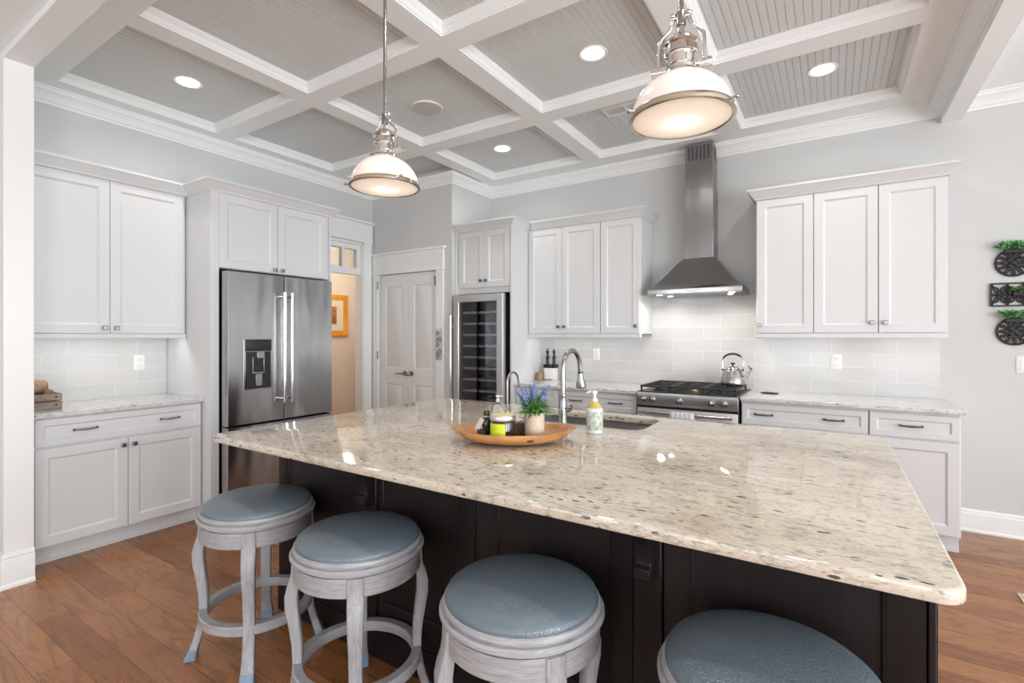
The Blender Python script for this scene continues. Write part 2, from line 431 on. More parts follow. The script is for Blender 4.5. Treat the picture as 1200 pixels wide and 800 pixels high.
# walls with windows on the unseen side of the room
def wall_windows(axis, at, t, lo, hi, wins, name):
    mb = MB(); z0, z1 = .3, 2.6
    def bx(a, b, c, d):
        if axis == 'x': mb.box(min(at, at + t), max(at, at + t), a, b, c, d)
        else: mb.box(a, b, min(at, at + t), max(at, at + t), c, d)
    prev = lo
    for a, b in wins:
        bx(prev, a, 0, 3.3); bx(a, b, 0, z0); bx(a, b, z1, 3.3); prev = b
    bx(prev, hi, 0, 3.3)
    return struct(mb, name, M['wall'])
wall_windows('x', XR, .12, YR, YB, WIN_R, 'wall_right')
wall_windows('y', YR, -.12, -6.4, XR + .12, WIN_B, 'wall_rear')
k = 0
for axis, wins in (('x', WIN_R), ('y', WIN_B)):
    for a, b in wins:
        k += 1
        mb = MB(); gl = MB()
        def bx(m_, p, q, c, d, dd=.03):
            if axis == 'x': m_.box(XR + .05 - dd, XR + .05 + dd, p, q, c, d)
            else: m_.box(p, q, YR - .05 - dd, YR - .05 + dd, c, d)
        bx(mb, a, a + .05, .3, 2.6); bx(mb, b - .05, b, .3, 2.6); bx(mb, a, b, .3, .36); bx(mb, a, b, 2.54, 2.6); bx(mb, a, b, 1.42, 1.47); bx(mb, (a + b) / 2 - .02, (a + b) / 2 + .02, .3, 2.6, .015)
        bx(gl, a + .05, b - .05, .36, 2.54, .003)
        o = struct(mb, 'window_%d' % k, M['trim'])
        gl.build('window_pane', M['pane'], o)
# ceilings
COLX = [(-4.285, -3.205), (-3.055, -1.995), (-1.84, -.79), (-.62, .41)]
ROWY = [(1.13, 2.13), (2.28, 3.27), (3.435, 4.40)]
mb = MB()
ys = [.894] + [v for r in ROWY for v in r] + [YB]
xs = [XL] + [v for c in COLX for v in c] + [XH0]
for i in range(0, len(ys), 2): mb.box(XL, XH0, ys[i], ys[i + 1], ZC, 3.25)
for i in range(0, len(xs), 2):
    for (a, b) in ROWY: mb.box(xs[i], xs[i + 1], a, b, ZC, 3.25)
ceil = struct(mb, 'ceiling', M['ceil'], 'white coffered ceiling with grey beadboard panels', 'ceiling')
for (x0, x1) in COLX:
    for (y0, y1) in ROWY:
        p = MB(); n = round((x1 - x0) / .0405); st = (x1 - x0) / n; pts = []
        for i in range(n):
            a = x0 + i * st; pts += [(a, ZP), (a + st - .007, ZP), (a + st - .005, ZP + .004), (a + st - .002, ZP + .004)]
        pts += [(x1, ZP)]
        p.loft([[(q[0], y0, q[1]) for q in pts], [(q[0], y1, q[1]) for q in pts]], False, False, False)
        p.build('beadboard_panel', M['bead'], ceil, smooth=0)
        t = MB(); t.sweep([(x0, y0), (x1, y0), (x1, y1), (x0, y1)], [(0, 3.06), (.006, 3.06), (.010, 3.075), (.010, 3.085), (.018, 3.092), (.028, 3.108), (.030, 3.125), (0, 3.125)], True)
        t.build('coffer_moulding', M['trim'], ceil, smooth=0)
struct(MB().box(XL - .12, XH1, YR, .77, 2.915, 3.25).box(XH1, XR + .12, YR, YB, ZC, 3.25), 'ceiling_living', M['ceil'], 'plain ceiling of the adjoining living room', 'ceiling')
# crown moulding
CR = [(0, 2.945), (.010, 2.945), (.012, 2.960), (.022, 2.966), (.030, 2.985), (.050, 3.012), (.068, 3.022), (.070, 3.036), (.080, 3.038), (.080, 3.05), (0, 3.05)]
def crown(path, name='trim_3', label='white crown moulding', prof=CR):
    return struct(MB().sweep(path, prof), name, M['trim'], label, 'moulding', smooth=25)
crown([(-.82, YB), (XS, YB), (XS, YP), (XL, YP), (XL, .894)], 'trim_3', 'white crown moulding around the kitchen left of the range hood')
crown([(XH0, .894), (XH0, YB), (-.82, YB)][::1], 'trim_4', 'white crown moulding right of the range hood')
crown([(XR, YB), (XH1, YB)], 'trim_5', 'white crown moulding of the bright room at far right')
# baseboards
BBP = [(0, 0), (.022, 0), (.022, .012), (.014, .022), (.014, .125), (.009, .135), (.012, .140), (.006, .155), (0, .157)]
def base(path, name, label): return struct(MB().sweep(path, BBP), name, M['trim'], label, 'baseboard', smooth=25)
base([(XR, YB), (.70, YB)], 'baseboard_back', 'white baseboard on the back wall right of the cabinets')
BBC = [(a, b * 1.18) for a, b in BBP]
struct(MB().sweep([(-3.77, .894), (-3.77, .77), (XL, .77)][::-1], [(-a, b) for a, b in BBC]), 'baseboard_column', M['trim'], 'white baseboard wrapped around the left column', 'baseboard', smooth=25)
base([(DX0 - .09, YP), (XL, YP), (XL, OY1 + .1)], 'baseboard_pantry', 'white baseboard by the pantry')
# backsplashes
struct(MB().box(-2.60, .657, YB - .008, YB - .0005, .914, 1.36).box(-1.43, -.50, YB - .008, YB - .0005, 1.36, 1.78), 'trim_6', M['tile_x'], 'pale glossy subway tile backsplash behind the range', 'backsplash')
struct(MB().box(XL + .0005, XL + .008, .894, 1.85, .914, 1.36), 'trim_7', M['tile_y'], 'pale glossy subway tile backsplash on the left wall', 'backsplash')

# hall beyond the opening
hl = MB().box(-6.12, -6.0, 2.3, 5.5, 0, 3.3).box(-6.0, XL - .12, 5.38, 5.5, 0, 3.3).box(-6.0, XL - .12, 2.3, 2.42, 0, 3.3).box(-6.0, XL - .12, 2.42, 5.38, 3.0, 3.2).box(XL - .24, XL - .12, YP + .12, 5.38, 0, 3.0)
struct(hl, 'wall_hall', M['hall'], 'warm beige hall walls seen through the doorway', 'wall')
d = bpy.data.lights.new('hall_fill', 'POINT'); d.energy = 27; d.color = (1, .91, .80); d.shadow_soft_size = .15  # unseen point light added to brighten the hall, no fixture modelled
o = bpy.data.objects.new('hall_fill', d); C.objects.link(o); o.location = (-5.2, 3.9, 2.55)
# opening casing with transom
tr = MB()
x0, x1 = XL - .13, XL + .012
j = MB().box(XL - .125, XL + .005, OY0, OY0 + .02, 0, OZ).box(XL - .125, XL + .005, OY1 - .02, OY1, 0, OZ).box(XL - .125, XL + .005, OY0, OY1, OZ - .02, OZ)
op = struct(j, 'door_1', M['trim'], 'white cased doorway to the hall with a glazed transom above', 'doorway')
MB().box(XL, XL + .02, OY1 - .012, OY1 + .10, 0, 2.44).box(XL, XL + .02, OY0 - .09, OY0 + .012, 0, 2.44).build('casing', M['trim'], op, bevel=.004)
MB().box(XL, XL + .024, OY0 - .10, OY1 + .11, 2.44, 2.645).box(XL, XL + .05, OY0 - .11, YP - .002, 2.645, 2.672).box(XL, XL + .03, OY0 - .105, OY1 + .115, 2.43, 2.448).build('head_casing', M['trim'], op, bevel=.004)
t = MB().box(XL - .09, XL - .03, OY0 + .02, OY1 - .02, 2.06, 2.135).box(XL - .09, XL - .03, OY0 + .02, OY1 - .02, 2.345, OZ - .02)
yy = [OY0 + .02, OY0 + .06]
edges = [2.97, 3.02, 3.18, 3.21, 3.375, 3.405, 3.575, 3.605, 3.775, 3.83]
for a, b in zip(edges[0::2], edges[1::2]): t.box(XL - .09, XL - .03, a, b, 2.13, 2.35)
t.build('transom', M['trim'], op, bevel=.003)
MB().box(XL - .065, XL - .06, OY0 + .03, OY1 - .03, 2.13, 2.35).build('transom_pane', M['pane'], op)

# pantry door
pd = struct(MB().box(DX0 - .0, DX1, YP + .08, YP + .10, 0, DZ), 'door_2', M['dark'], 'white double pantry door with raised panels', 'door')
def leaf(x0, x1):
    m_ = MB(); y = YP + .03
    m_.box(x0, x1, y, y + .035, .012, DZ - .006)
    mid = .97
    return m_
def leaf_mesh(x0, x1):
    m_ = MB(); y0 = YP + .025; y1 = YP + .06; st = .085
    zs = [.012, .23, .83, 1.01, 1.93, DZ - .006]
    m_.box(x0, x1, y0 + .016, y1, .012, DZ - .006)
    m_.box(x0, x0 + st, y0, y0 + .0165, zs[0], zs[5]).box(x1 - st, x1, y0, y0 + .0165, zs[0], zs[5])
    for a, b in ((zs[0], zs[1]), (zs[2], zs[3]), (zs[4], zs[5])): m_.box(x0 + st, x1 - st, y0, y0 + .0165, a, b)
    for a, b in ((zs[1], zs[2]), (zs[3], zs[4])):
        m_.front(x0 + st, x1 - st, a, b, [(0, y0 + .0159), (.004, y0 + .0150), (.012, y0 + .0148), (.030, y0 + .003)], False)
    return m_
XM = -3.945
for x0, x1, s in ((DX0 + .004, XM - .002, -1), (XM + .002, DX1 - .004, 1)):
    lf = leaf_mesh(x0, x1).build('door_leaf', M['door'], pd, bevel=.0015)
    hx = XM + s * .05
    h = MB(); h.cyl((hx, YP + .026, .955), (hx, YP + .016, .955), .028, 20); h.cyl((hx, YP + .016, .955), (hx, YP - .02, .955), .010, 12)
    if s < 0: h.tube([(hx, YP - .022, .955), (hx - .03, YP - .026, .957), (hx - .075, YP - .026, .953), (hx - .11, YP - .022, .950)], [.010, .010, .008, .006], 10)
    else: h.sphere((hx, YP - .026, .955), .024)
    h.build('door_lever' if s < 0 else 'door_knob', M['nickel_b'], lf)
MB().box(DX0 - .09, DX0 + .004, YP - .02, YP, 0, DZ).box(DX1 - .004, DX1 + .10, YP - .02, YP, 0, DZ).build('casing', M['trim'], pd, bevel=.004)
MB().box(DX0 - .09, DX1 + .105, YP - .022, YP, DZ, 2.29).box(DX0 - .1, DX1 + .125, YP - .045, YP, 2.285, 2.312).box(DX0 - .095, DX1 + .115, YP - .03, YP, DZ - .005, DZ + .012).build('head_casing', M['trim'], pd, bevel=.004)
h = MB()
for z in (.28, 1.95): h.box(DX1 - .012, DX1 + .004, YP - .028, YP - .018, z - .045, z + .045)
for z in (1.15, 1.95): h.box(DX0 - .004, DX0 + .010, YP - .028, YP - .018, z - .045, z + .045)
h.cyl((DX1 - .02, YP - .03, 1.99), (DX1 + .012, YP - .03, 2.0), .003, 8)
h.build('hinge', M['nickel_b'], pd)
# ornament hanging on the casing
on = thing('hanging_ornament', 'small openwork floral ornament hanging on the right casing of the pantry door', 'ornament', (-3.455, YP - .03, 1.28))
f = MB()
for i in range(5):
    z = .12 - i * .062; rr = .026 if i % 2 else .020
    ring = [(rr * math.cos(a) + (.012 if i % 2 else -.010), 0, z + rr * math.sin(a)) for a in [2 * math.pi * q / 14 for q in range(14)]]
    f.tube(ring, .004, 6, True)
    for q in range(5):
        a = q * 1.257 + i; f.sphere((.014 * math.cos(a) + (.012 if i % 2 else -.010), -.003, z + .014 * math.sin(a)), .0065, 8, 5)
f.box(-.036, -.032, -.002, .002, -.16, .16).box(.034, .038, -.002, .002, -.16, .16).box(-.036, .038, -.002, .002, .156, .16).box(-.036, .038, -.002, .002, -.16, -.156)
f.build('floral_plate', M['ornament'], on)
for a, z in ((0, .05), (2, -.09)):
    fl = MB(); fl.sphere((0, -.008, z), .010, 8, 6, (1, .6, 1))
    for q in range(6):
        b_ = q * 1.047; fl.sphere((.016 * math.cos(b_), -.008, z + .016 * math.sin(b_)), .011, 8, 6, (1, .5, 1))
    fl.build('flower', M['ornament'], on)

# picture in the hall
pic = thing('framed_picture', 'brown landscape print in a wide orange wooden frame on the hall wall', 'picture', (-5.985, 4.51, 1.665), R(90))
MB().front(-.32, .32, -.30, .30, [(0, .012), (0, -.012), (.01, -.020), (.07, -.016), (.085, -.004)], True).build('picture_frame', M['frame'], pic)
MB().box(-.236, .236, -.009, -.005, -.216, .216).build('picture_mat', M['mat'], pic)
MB().box(-.12, .12, -.012, -.008, -.125, .125).build('picture_print', M['print'], pic)

# ------------------------------------------------------------------ cabinets
def shaker(x0, x1, z0, z1, y=-.02, fr=.058, t=.02, slope=.012, dep=.009):
    return MB().front(x0, x1, z0, z1, [(0, y + t - .0006), (0, y + .002), (.002, y), (fr, y), (fr + .003, y + .0025), (fr + slope - .003, y + dep - .002), (fr + slope, y + dep)])
def knob_mb(x, z, y=-.02):
    k = MB(); k.cyl((x, y, z), (x, y - .018, z), .006, 10)
    k.front(x - .014, x + .014, z - .014, z + .014, [(0.003, y - .014), (0, y - .018), (0, y - .024), (.004, y - .029)]); return k
def pull_mb(x, z, y=-.02, L=.11):
    k = MB(); pts = [(x - L / 2, y - .004, z), (x - L / 2 + .012, y - .020, z), (x - L / 4, y - .026, z), (x, y - .029, z), (x + L / 4, y - .026, z), (x + L / 2 - .012, y - .020, z), (x + L / 2, y - .004, z)]
    k.tube(pts, [.006, .0055, .006, .008, .006, .0055, .006], 8)
    for s in (-1, 1): k.cyl((x + s * L / 2, y, z), (x + s * L / 2, y - .006, z), .009, 10)
    return k
KN = [M['nickel_b']]
def cabinet(name, label, loc, rz, w, dep, z0, z1, doors=(), drawers=(), knobs=(), toe=0, crownp=None, rail=0, knobm=None, pullm=None):
    c = thing(name, label, 'cabinet', loc, rz)
    km = knobm or M['nickel_b']; pm = pullm or M['pewter']
    b = MB().box(.0006, w - .0006, 0, dep, z0 + toe, z1 - .0008)
    b.build('body', M['cab'], c, bevel=.0015)
    if toe: MB().box(0.0, w, .07, dep - .002, 0, toe).box(0, w, .058, .07, 0, .018).build('toe_kick', M['cab'], c)
    if rail: MB().box(.001, w - .001, -.018, .02, z0 - rail, z0).build('light_rail', M['cab'], c, bevel=.002)
    for i, (a, b_, c0, c1) in enumerate(doors):
        d_ = shaker(a, b_, c0, c1).build('door', M['cab'], c, smooth=20)
        for (kx, kz, di) in knobs:
            if di == i: knob_mb(kx, kz).build('knob', km, d_, bevel=.001)
    for (a, b_, c0, c1, pulls) in drawers:
        d_ = shaker(a, b_, c0, c1, fr=.038, slope=.010).build('drawer', M['cab'], c, smooth=20)
        for px in pulls: pull_mb(px, (c0 + c1) / 2).build('pull', pm, d_)
    if crownp: MB().sweep(crownp, CP).build('crown', M['cab'], c, smooth=25)
    return c
CP = [(0, 2.435), (-.006, 2.435), (-.010, 2.448), (-.024, 2.462), (-.042, 2.488), (-.052, 2.498), (-.056, 2.500), (-.056, 2.514), (0, 2.514)]

# left wall (local x -> +Y, front -> +X)
cabinet('wall_cabinet', 'two-door white wall cabinet on the left wall above the wooden crate', (-4.17, .905, 0), R(90), .94, .32, 1.385, 2.44,
        doors=[(.012, .4615, 1.388, 2.432), (.4645, .920, 1.388, 2.432)], knobs=[(.430, 1.425, 0), (.497, 1.425, 1)], rail=.03,
        crownp=[(0, -.02), (.945, -.02)])
cabinet('base_cabinet', 'white base cabinet on the left wall with one wide drawer over two doors', (-3.94, .905, 0), R(90), .945, .545, 0, .884, toe=.108,
        doors=[(.028, .484, .118, .700), (.488, .937, .118, .700)], drawers=[(.028, .937, .712, .874, (.262, .733))], knobs=[(.455, .655, 0), (.517, .655, 1)],
        pullm=M['nickel_b'])
fc = cabinet('refrigerator_cabinet', 'white cabinet surround over the refrigerator with two short doors', (-3.82, 1.852, 0), R(90), 1.035, .66, 1.875, 2.44,
        doors=[(.060, .521, 1.878, 2.432), (.525, .985, 1.878, 2.432)], knobs=[(.490, 1.905, 0), (.556, 1.905, 1)],
        crownp=[(0, .33), (0, -.02), (1.035, -.02), (1.035, .66)])
MB().box(0, .0585, -.0205, .66, 0, 2.4405).build('side_panel', M['cab'], fc, bevel=.002)
MB().box(1.015, 1.0355, -.0205, .66, 0, 2.4405).build('side_panel', M['cab'], fc, bevel=.002)

# back wall
wc = cabinet('wine_cooler_cabinet', 'tall white cabinet with two small doors over the wine cooler', (-3.297, 4.05, 0), 0, .697, .628, 1.80, 2.44,
        doors=[(.052, .364, 1.858, 2.428), (.368, .672, 1.858, 2.428)], knobs=[(.335, 1.925, 0), (.397, 1.925, 1)],
        crownp=[(0.004, -.02), (.70, -.02), (.70, .278)], knobm=M['pewter'])
MB().box(.68, .7005, -.0205, .628, 0, 2.4405).build('side_panel', M['cab'], wc, bevel=.002)
MB().box(-.0005, .022, -.0205, .628, 0, 2.4405).build('side_panel', M['cab'], wc, bevel=.002)
cabinet('wall_cabinet', 'three-door white wall cabinet left of the range hood', (-2.598, 4.35, 0), 0, 1.168, .327, 1.39, 2.44,
        doors=[(.010, .383, 1.394, 2.432), (.387, .782, 1.394, 2.432), (.790, 1.158, 1.394, 2.432)], knobs=[(.352, 1.46, 0), (.418, 1.46, 1), (1.126, 1.46, 2)], rail=.033,
        crownp=[(.06, -.02), (1.168, -.02), (1.168, .327)], knobm=M['pewter'])
cabinet('wall_cabinet', 'three-door white wall cabinet right of the range hood', (-.505, 4.35, 0), 0, 1.155, .327, 1.39, 2.44,
        doors=[(.008, .387, 1.394, 2.432), (.393, .777, 1.394, 2.432), (.783, 1.149, 1.394, 2.432)], knobs=[(.032, 1.455, 0), (.742, 1.465, 1), (.818, 1.465, 2)], rail=.033,
        crownp=[(0, .327), (0, -.02), (1.155, -.02), (1.155, .327)])
cabinet('base_cabinet', 'narrow white base cabinet beside the wine cooler', (-2.598, 4.11, 0), 0, .475, .567, 0, .884, toe=.108,
        drawers=[(.012, .470, .712, .866, (.24,))], doors=[(.012, .470, .118, .700)], knobs=[(.43, .655, 0)])
cabinet('base_cabinet', 'wide white base cabinet just left of the range, its drawer with two pulls', (-2.12, 4.11, 0), 0, .745, .567, 0, .884, toe=.108,
        drawers=[(.006, .735, .712, .866, (.17, .55))], doors=[(.006, .369, .118, .700), (.373, .735, .118, .700)], knobs=[(.34, .655, 0), (.40, .655, 1)])
cabinet('base_cabinet', 'wide white base cabinet just right of the range, its drawer with two pulls', (-.578, 4.11, 0), 0, .786, .567, 0, .884, toe=.108,
        drawers=[(.008, .782, .712, .866, (.155, .59))], doors=[(.008, .393, .118, .700), (.397, .782, .118, .700)], knobs=[(.36, .655, 0), (.43, .655, 1)])
cabinet('base_cabinet', 'single-door white base cabinet at the right end of the back wall', (.209, 4.11, 0), 0, .468, .567, 0, .884, toe=.108,
        drawers=[(.004, .460, .712, .866, (.222,))], doors=[(.004, .460, .118, .700)], knobs=[(.04, .655, 0)])

# worktops
def slab(name, label, x0, x1, y0, y1, m, fr=None):
    o = MB().box(x0, x1, y0, y1, .8845, .9145).build(name, m, None, bevel=.006, seg=3); return tag(o, label, 'worktop')
slab('worktop', 'pale granite worktop on the left wall under the cabinet with the crate', XL + .0085, -3.892, .897, 1.850, M['granite_w'])
slab('worktop', 'pale granite worktop between the wine cooler and the range', -2.598, -1.372, 4.053, YB - .0085, M['granite_w'])
slab('worktop', 'pale granite worktop right of the range', -.578, .697, 4.053, YB - .0085, M['granite_w'])

# under-cabinet lighting
def strip(name, label, loc, rz, L, power):
    s = thing(name, label, 'light', loc, rz)
    MB().box(-L / 2, L / 2, -.013, .013, -.006, 0).build('housing', M['white_p'], s)
    MB().box(-L / 2 + .01, L / 2 - .01, -.009, .009, -.0075, -.006).build('diffuser', M['strip_glow'], s)
    a = area('strip_lamp', (0, 0, -.009), (0, 0, 0), L - .04, .018, power, (1, .955, .92)); a.parent = s
strip('strip_light', 'slim light strip under the left wall cabinet', (-4.208, 1.375, 1.3845), R(90), .85, 1.1)
strip('strip_light', 'slim light strip under the three-door cabinet left of the hood', (-2.01, 4.388, 1.3895), 0, 1.05, .9)
strip('strip_light', 'slim light strip under the three-door cabinet right of the hood', (.07, 4.388, 1.3895), 0, 1.05, .9)

# ------------------------------------------------------------------ refrigerator
fr = thing('refrigerator', 'large stainless french-door refrigerator with a black ice dispenser', 'refrigerator', (-3.70, 1.920, 0), R(90))
W = .90
MB().box(.004, W - .004, .085, .72, .02, 1.835).build('cabinet_body', M['black'], fr, bevel=.003)
MB().box(.001, .004, .085, .30, .03, 1.83).build('side_skin', M['steel_y'], fr)
dl = MB().front(.0, .444, .705, 1.848, [(0, .078), (0, .006), (.004, 0), (.02, -.001)]).build('door', M['steel_y'], fr)
dr = MB().front(.449, W, .705, 1.848, [(0, .078), (0, .006), (.004, 0), (.02, -.001)]).build('door', M['steel_y'], fr)
df = MB().front(0, W, .06, .695, [(0, .078), (0, .006), (.004, 0), (.02, -.001)]).build('freezer_drawer', M['steel_y'], fr)
for x, d_ in ((.415, dl), (.478, dr)):
    h = MB(); h.cyl((x, -.06, .86), (x, -.06, 1.70), .0125, 18)
    for z in (.875, 1.685): h.cyl((x, 0, z), (x, -.062, z), .0105, 12); 
    h.cyl((x, -.06, .845), (x, -.06, .872), .0145, 16); h.cyl((x, -.06, 1.688), (x, -.06, 1.715), .0145, 16)
    h.build('handle', M['nickel'], d_)
h = MB(); h.cyl((.10, -.06, .63), (.80, -.06, .63), .0125, 16)
for x in (.12, .78): h.cyl((x, 0, .63), (x, -.062, .63), .0105, 12)
h.build('handle', M['nickel'], df)
dp = MB().front(.118, .335, .965, 1.345, [(0, .004), (0, -.006), (.010, -.008), (.012, -.002)], True).build('dispenser_bezel', M['nickel_b'], dl)
MB().front(.130, .322, .975, 1.25, [(0, -.010), (.004, -.012), (.012, .0), (.016, .0)], True).build('dispenser_recess', M['black'], dl)
MB().front(.125, .330, 1.255, 1.345, [(0, -.006), (.001, -.013), (.004, -.014)], True).build('control_panel', M['black'], dl)
h = MB().box(.205, .265, -.030, -.012, 1.20, 1.25).box(.175, .182, -.02, -.013, 1.09, 1.21).box(.262, .269, -.02, -.013, 1.09, 1.21).box(.175, .269, -.02, -.013, 1.085, 1.095).box(.20, .25, -.022, -.013, .99, 1.08)
h.build('dispenser_nozzle', M['nickel_b'], dl, bevel=.002)

# ------------------------------------------------------------------ wine cooler
wf = thing('wine_cooler', 'tall stainless wine cooler with a glass door and dark interior', 'wine cooler', (-3.262, 3.95, 0))
W = .612
MB().box(.006, .016, .055, .60, .03, 1.785).box(W - .016, W - .006, .055, .60, .03, 1.785).box(.006, W - .006, .055, .60, 1.765, 1.785).box(.006, W - .006, .055, .60, .03, .10).box(.006, W - .006, .585, .60, .03, 1.785).build('cabinet_body', M['black'], wf)
rings = []
d_ = MB()
for a, y in ((.074, .05), (0, .05), (0, .003), (.003, 0), (.070, 0), (.074, .004), (.074, .05)):
    rings.append([(a, y, .10 + a), (W - a, y, .10 + a), (W - a, y, 1.785 - a), (a, y, 1.785 - a)])
d_.loft(rings, False, False); wd = d_.build('door', M['steel_w'], wf)
MB().box(.072, W - .072, .012, .018, .17, 1.715).build('glass_pane', M['tinted'], wd)
h = MB(); h.cyl((.012, -.055, .50), (.012, -.055, 1.58), .009, 14)
for z in (.60, 1.46): h.cyl((.012, 0, z), (.012, -.056, z), .008, 10)
h.build('handle', M['nickel'], wd)
wshelf = simple_wood('grey_shelf_front', (.55, .55, .56), (.66, .66, .66), (10, 60, 60), .4)
for i in range(13):
    z = .24 + i * .113
    s = MB().box(.075, W - .075, .07, .085, z, z + .022)
    for q in range(7): s.box(.085 + q * .068, .095 + q * .068, .085, .50, z + .005, z + .012)
    s.build('shelf', wshelf, wf)
MB().box(.26, .275, .062, .069, .12, 1.75).build('centre_post', M['black'], wf)

# ------------------------------------------------------------------ range and hood
rg = thing('gas_range', 'stainless gas range with black grates and five front knobs', 'range', (-1.362, 4.035, 0))
W = .774
MB().box(0, W, .04, .63, .04, .888).build('oven_body', M['black'], rg, bevel=.002)
MB().prism([(.0, .803), (-.005, .810), (.0, .895), (.015, .908), (.63, .908), (.63, .803)], 0, 0, W).build('control_panel', M['steel_h'], rg, bevel=.002)
MB().box(.002, W - .002, .004, .04, .784, .803).build('vent_gap', M['black'], rg)
od = MB().front(.004, W - .004, .22, .782, [(0, .04), (0, .002), (.003, 0)]).build('oven_door', M['steel_h'], rg)
h = MB(); h.cyl((.03, -.05, .755), (W - .03, -.05, .755), .012, 14)
for x in (.05, W - .05): h.cyl((x, 0, .755), (x, -.052, .755), .010, 10)
h.build('handle', M['nickel'], od)
MB().front(.10, W - .10, .30, .62, [(0, .001), (0, -.002), (.004, -.003)]).build('oven_window', M['black'], od)
MB().box(.004, W - .004, 0, .04, .06, .21).build('warming_drawer', M['steel_h'], rg, bevel=.003)
for x in (.055, .130, .345, .585, .680):
    k_ = MB(); k_.cyl((x, -.002, .852), (x, -.010, .852), .024, 20); k_.cyl((x, -.010, .852), (x, -.035, .852), .018, 20, .015); k_.box(x - .004, x + .004, -.046, -.03, .834, .870)
    k_.build('knob', M['nickel'], rg, bevel=.001)
MB().box(.01, W - .01, .02, .60, .908, .915).build('cooktop', M['black'], rg, bevel=.002)
for gi in range(3):
    a = .018 + gi * .247; b = a + .243; g = MB(); z = .948
    for x in (a + .008, b - .008): g.box(x - .007, x + .007, .03, .59, z, z + .014)
    for y in (.037, .225, .395, .583): g.box(a + .001, b - .001, y - .007, y + .007, z, z + .014)
    for y in (.13, .31, .49):
        g.box(a + .01, a + .095, y - .006, y + .006, z, z + .014).box(b - .095, b - .01, y - .006, y + .006, z, z + .014)
    for x in (a + .12,): g.box(x - .006, x + .006, .03, .10, z, z + .014).box(x - .006, x + .006, .52, .59, z, z + .014).box(x - .006, x + .006, .20, .42, z, z + .014)
    for x in (a + .008, b - .008):
        for y in (.04, .58): g.box(x - .007, x + .007, y - .007, y + .007, .915, z)
    g.build('grate', M['cast'], rg, bevel=.002)
for gi, x in enumerate((.14, .387, .634)):
    for y in ((.16, .46) if gi != 1 else (.31,)):
        b_ = MB(); b_.lathe([(.045, .915), (.045, .925), (.030, .928), (.030, .940), (.012, .943)], 20, (x, y, 0))
        b_.build('burner', M['brass'] if gi == 1 else M['cast'], rg)
tw = MB(); pts = []
TX0, TX1 = .285, .470
for (y, z) in ((-.032, .55), (-.034, .74), (-.040, .766), (-.050, .7685), (-.062, .765), (-.066, .74), (-.067, .53)): pts.append((y, z))
rings = []
for i in range(9):
    x = TX0 + (TX1 - TX0) * i / 8; wv = .002 * math.sin(i * 1.7)
    rings.append([(x, y + (wv if z < .75 else 0), z) for y, z in pts])
tw.loft(rings, False, False, False)
o = tw.build('dish_towel', M['towel'], None); o.location = rg.location; tag(o, 'white dish towel with blue stripes hung over the oven door handle', 'towel')
sm = o.modifiers.new('t', 'SOLIDIFY'); sm.thickness = .003; sm.offset = 1

# hood
hd = thing('range_hood', 'stainless chimney range hood with a flared canopy above the range', 'range hood', (-.967, YB, 1.725))
HW, HD = .376, .42
c_ = MB()
def rect(hw, yf, z): return [(-hw, -.001, z), (-hw, yf, z), (hw, yf, z), (hw, -.001, z)]
rings = [rect(HW, -HD, 0), rect(HW, -HD, .042), rect(HW - .004, -HD + .004, .044)]
for i in range(1, 11):
    t_ = i / 10; e = .8 * (1 - t_) ** .85 + .2 * (1 - t_) ** 4
    e = 1 - (math.sin(t_ * math.pi / 2) ** .75) * 1.0 if False else e
    rings.append(rect(.125 + (HW - .004 - .125) * e, -(.205 + (HD - .004 - .205) * e), .044 + .275 * (t_ ** .95)))
c_.loft(rings, True, True); cn = c_.build('canopy', M['steel_v'], hd, smooth=30)
MB().box(-.120, .120, -.20, -.001, .30, .92).build('lower_duct', M['steel_v'], hd, bevel=.002)
MB().box(-HW + .002, HW - .002, -HD - .002, -HD + .002, .007, .036).build('front_rail', M['nickel'], hd, bevel=.001)
u = MB().box(-.113, .113, -.193, -.001, .92, 1.318); up_ = u.build('upper_duct', M['steel_v'], hd, bevel=.002)
v_ = MB()
for q in range(6):
    v_.box(-.09 + q * .032, -.074 + q * .032, -.1945, -.1925, 1.17, 1.29)
for q in range(4): v_.box(.1125, .1145, -.165 + q * .035, -.148 + q * .035, 1.17, 1.29)
v_.build('vent_slots', M['pewter'], up_)
MB().box(-HW + .04, HW - .04, -HD + .04, -.03, -.002, .0).build('grease_filter', M['nickel_b'], hd)
for x, y, e_ in ((-.29, -.36, 6), (.29, -.36, 6), (-.25, -.17, .5), (.25, -.17, .5)):
    b_ = MB(); b_.lathe([(.020, -.0035), (.025, -.0025), (.026, -.0005)], 20, (x, y, 0)); b_.build('lamp_lens', M['hood_glow'], hd)
    l_ = bpy.data.lights.new('hood_lamp', 'SPOT'); l_.energy = e_; l_.spot_size = R(165); l_.spot_blend = .5; l_.color = (1, .93, .85); l_.shadow_soft_size = .025
    lo = bpy.data.objects.new('hood_lamp', l_); C.objects.link(lo); lo.parent = hd; lo.location = (x, y, -.012)
k_ = MB()
for q in range(5): k_.cyl((-.05 + q * .022, -HD, .021), (-.05 + q * .022, -HD - .005, .021), .006, 10)
k_.build('buttons', M['pewter'], hd)

# ------------------------------------------------------------------ island
IX0, IX1, IY0, IY1 = -2.425, .208, 1.172, 2.815
BX0, BX1, BY0, BY1 = -2.337, .196, 1.465, 2.76
isl = thing('kitchen_island', 'dark espresso wood island base with framed panels', 'island', (0, 0, 0))
MB().box(BX0, BX1, BY0 + .02, BY1 , .10, .8835).build('body', M['espresso'], isl, bevel=.002)
MB().box(BX0 - .008, BX1 + .008, BY0 - .002, BY1 - .06, 0, .125).box(BX0 - .003, BX1 + .003, BY0 + .003, BY1 - .06, .125, .14).build('plinth', M['espresso'], isl, bevel=.003)
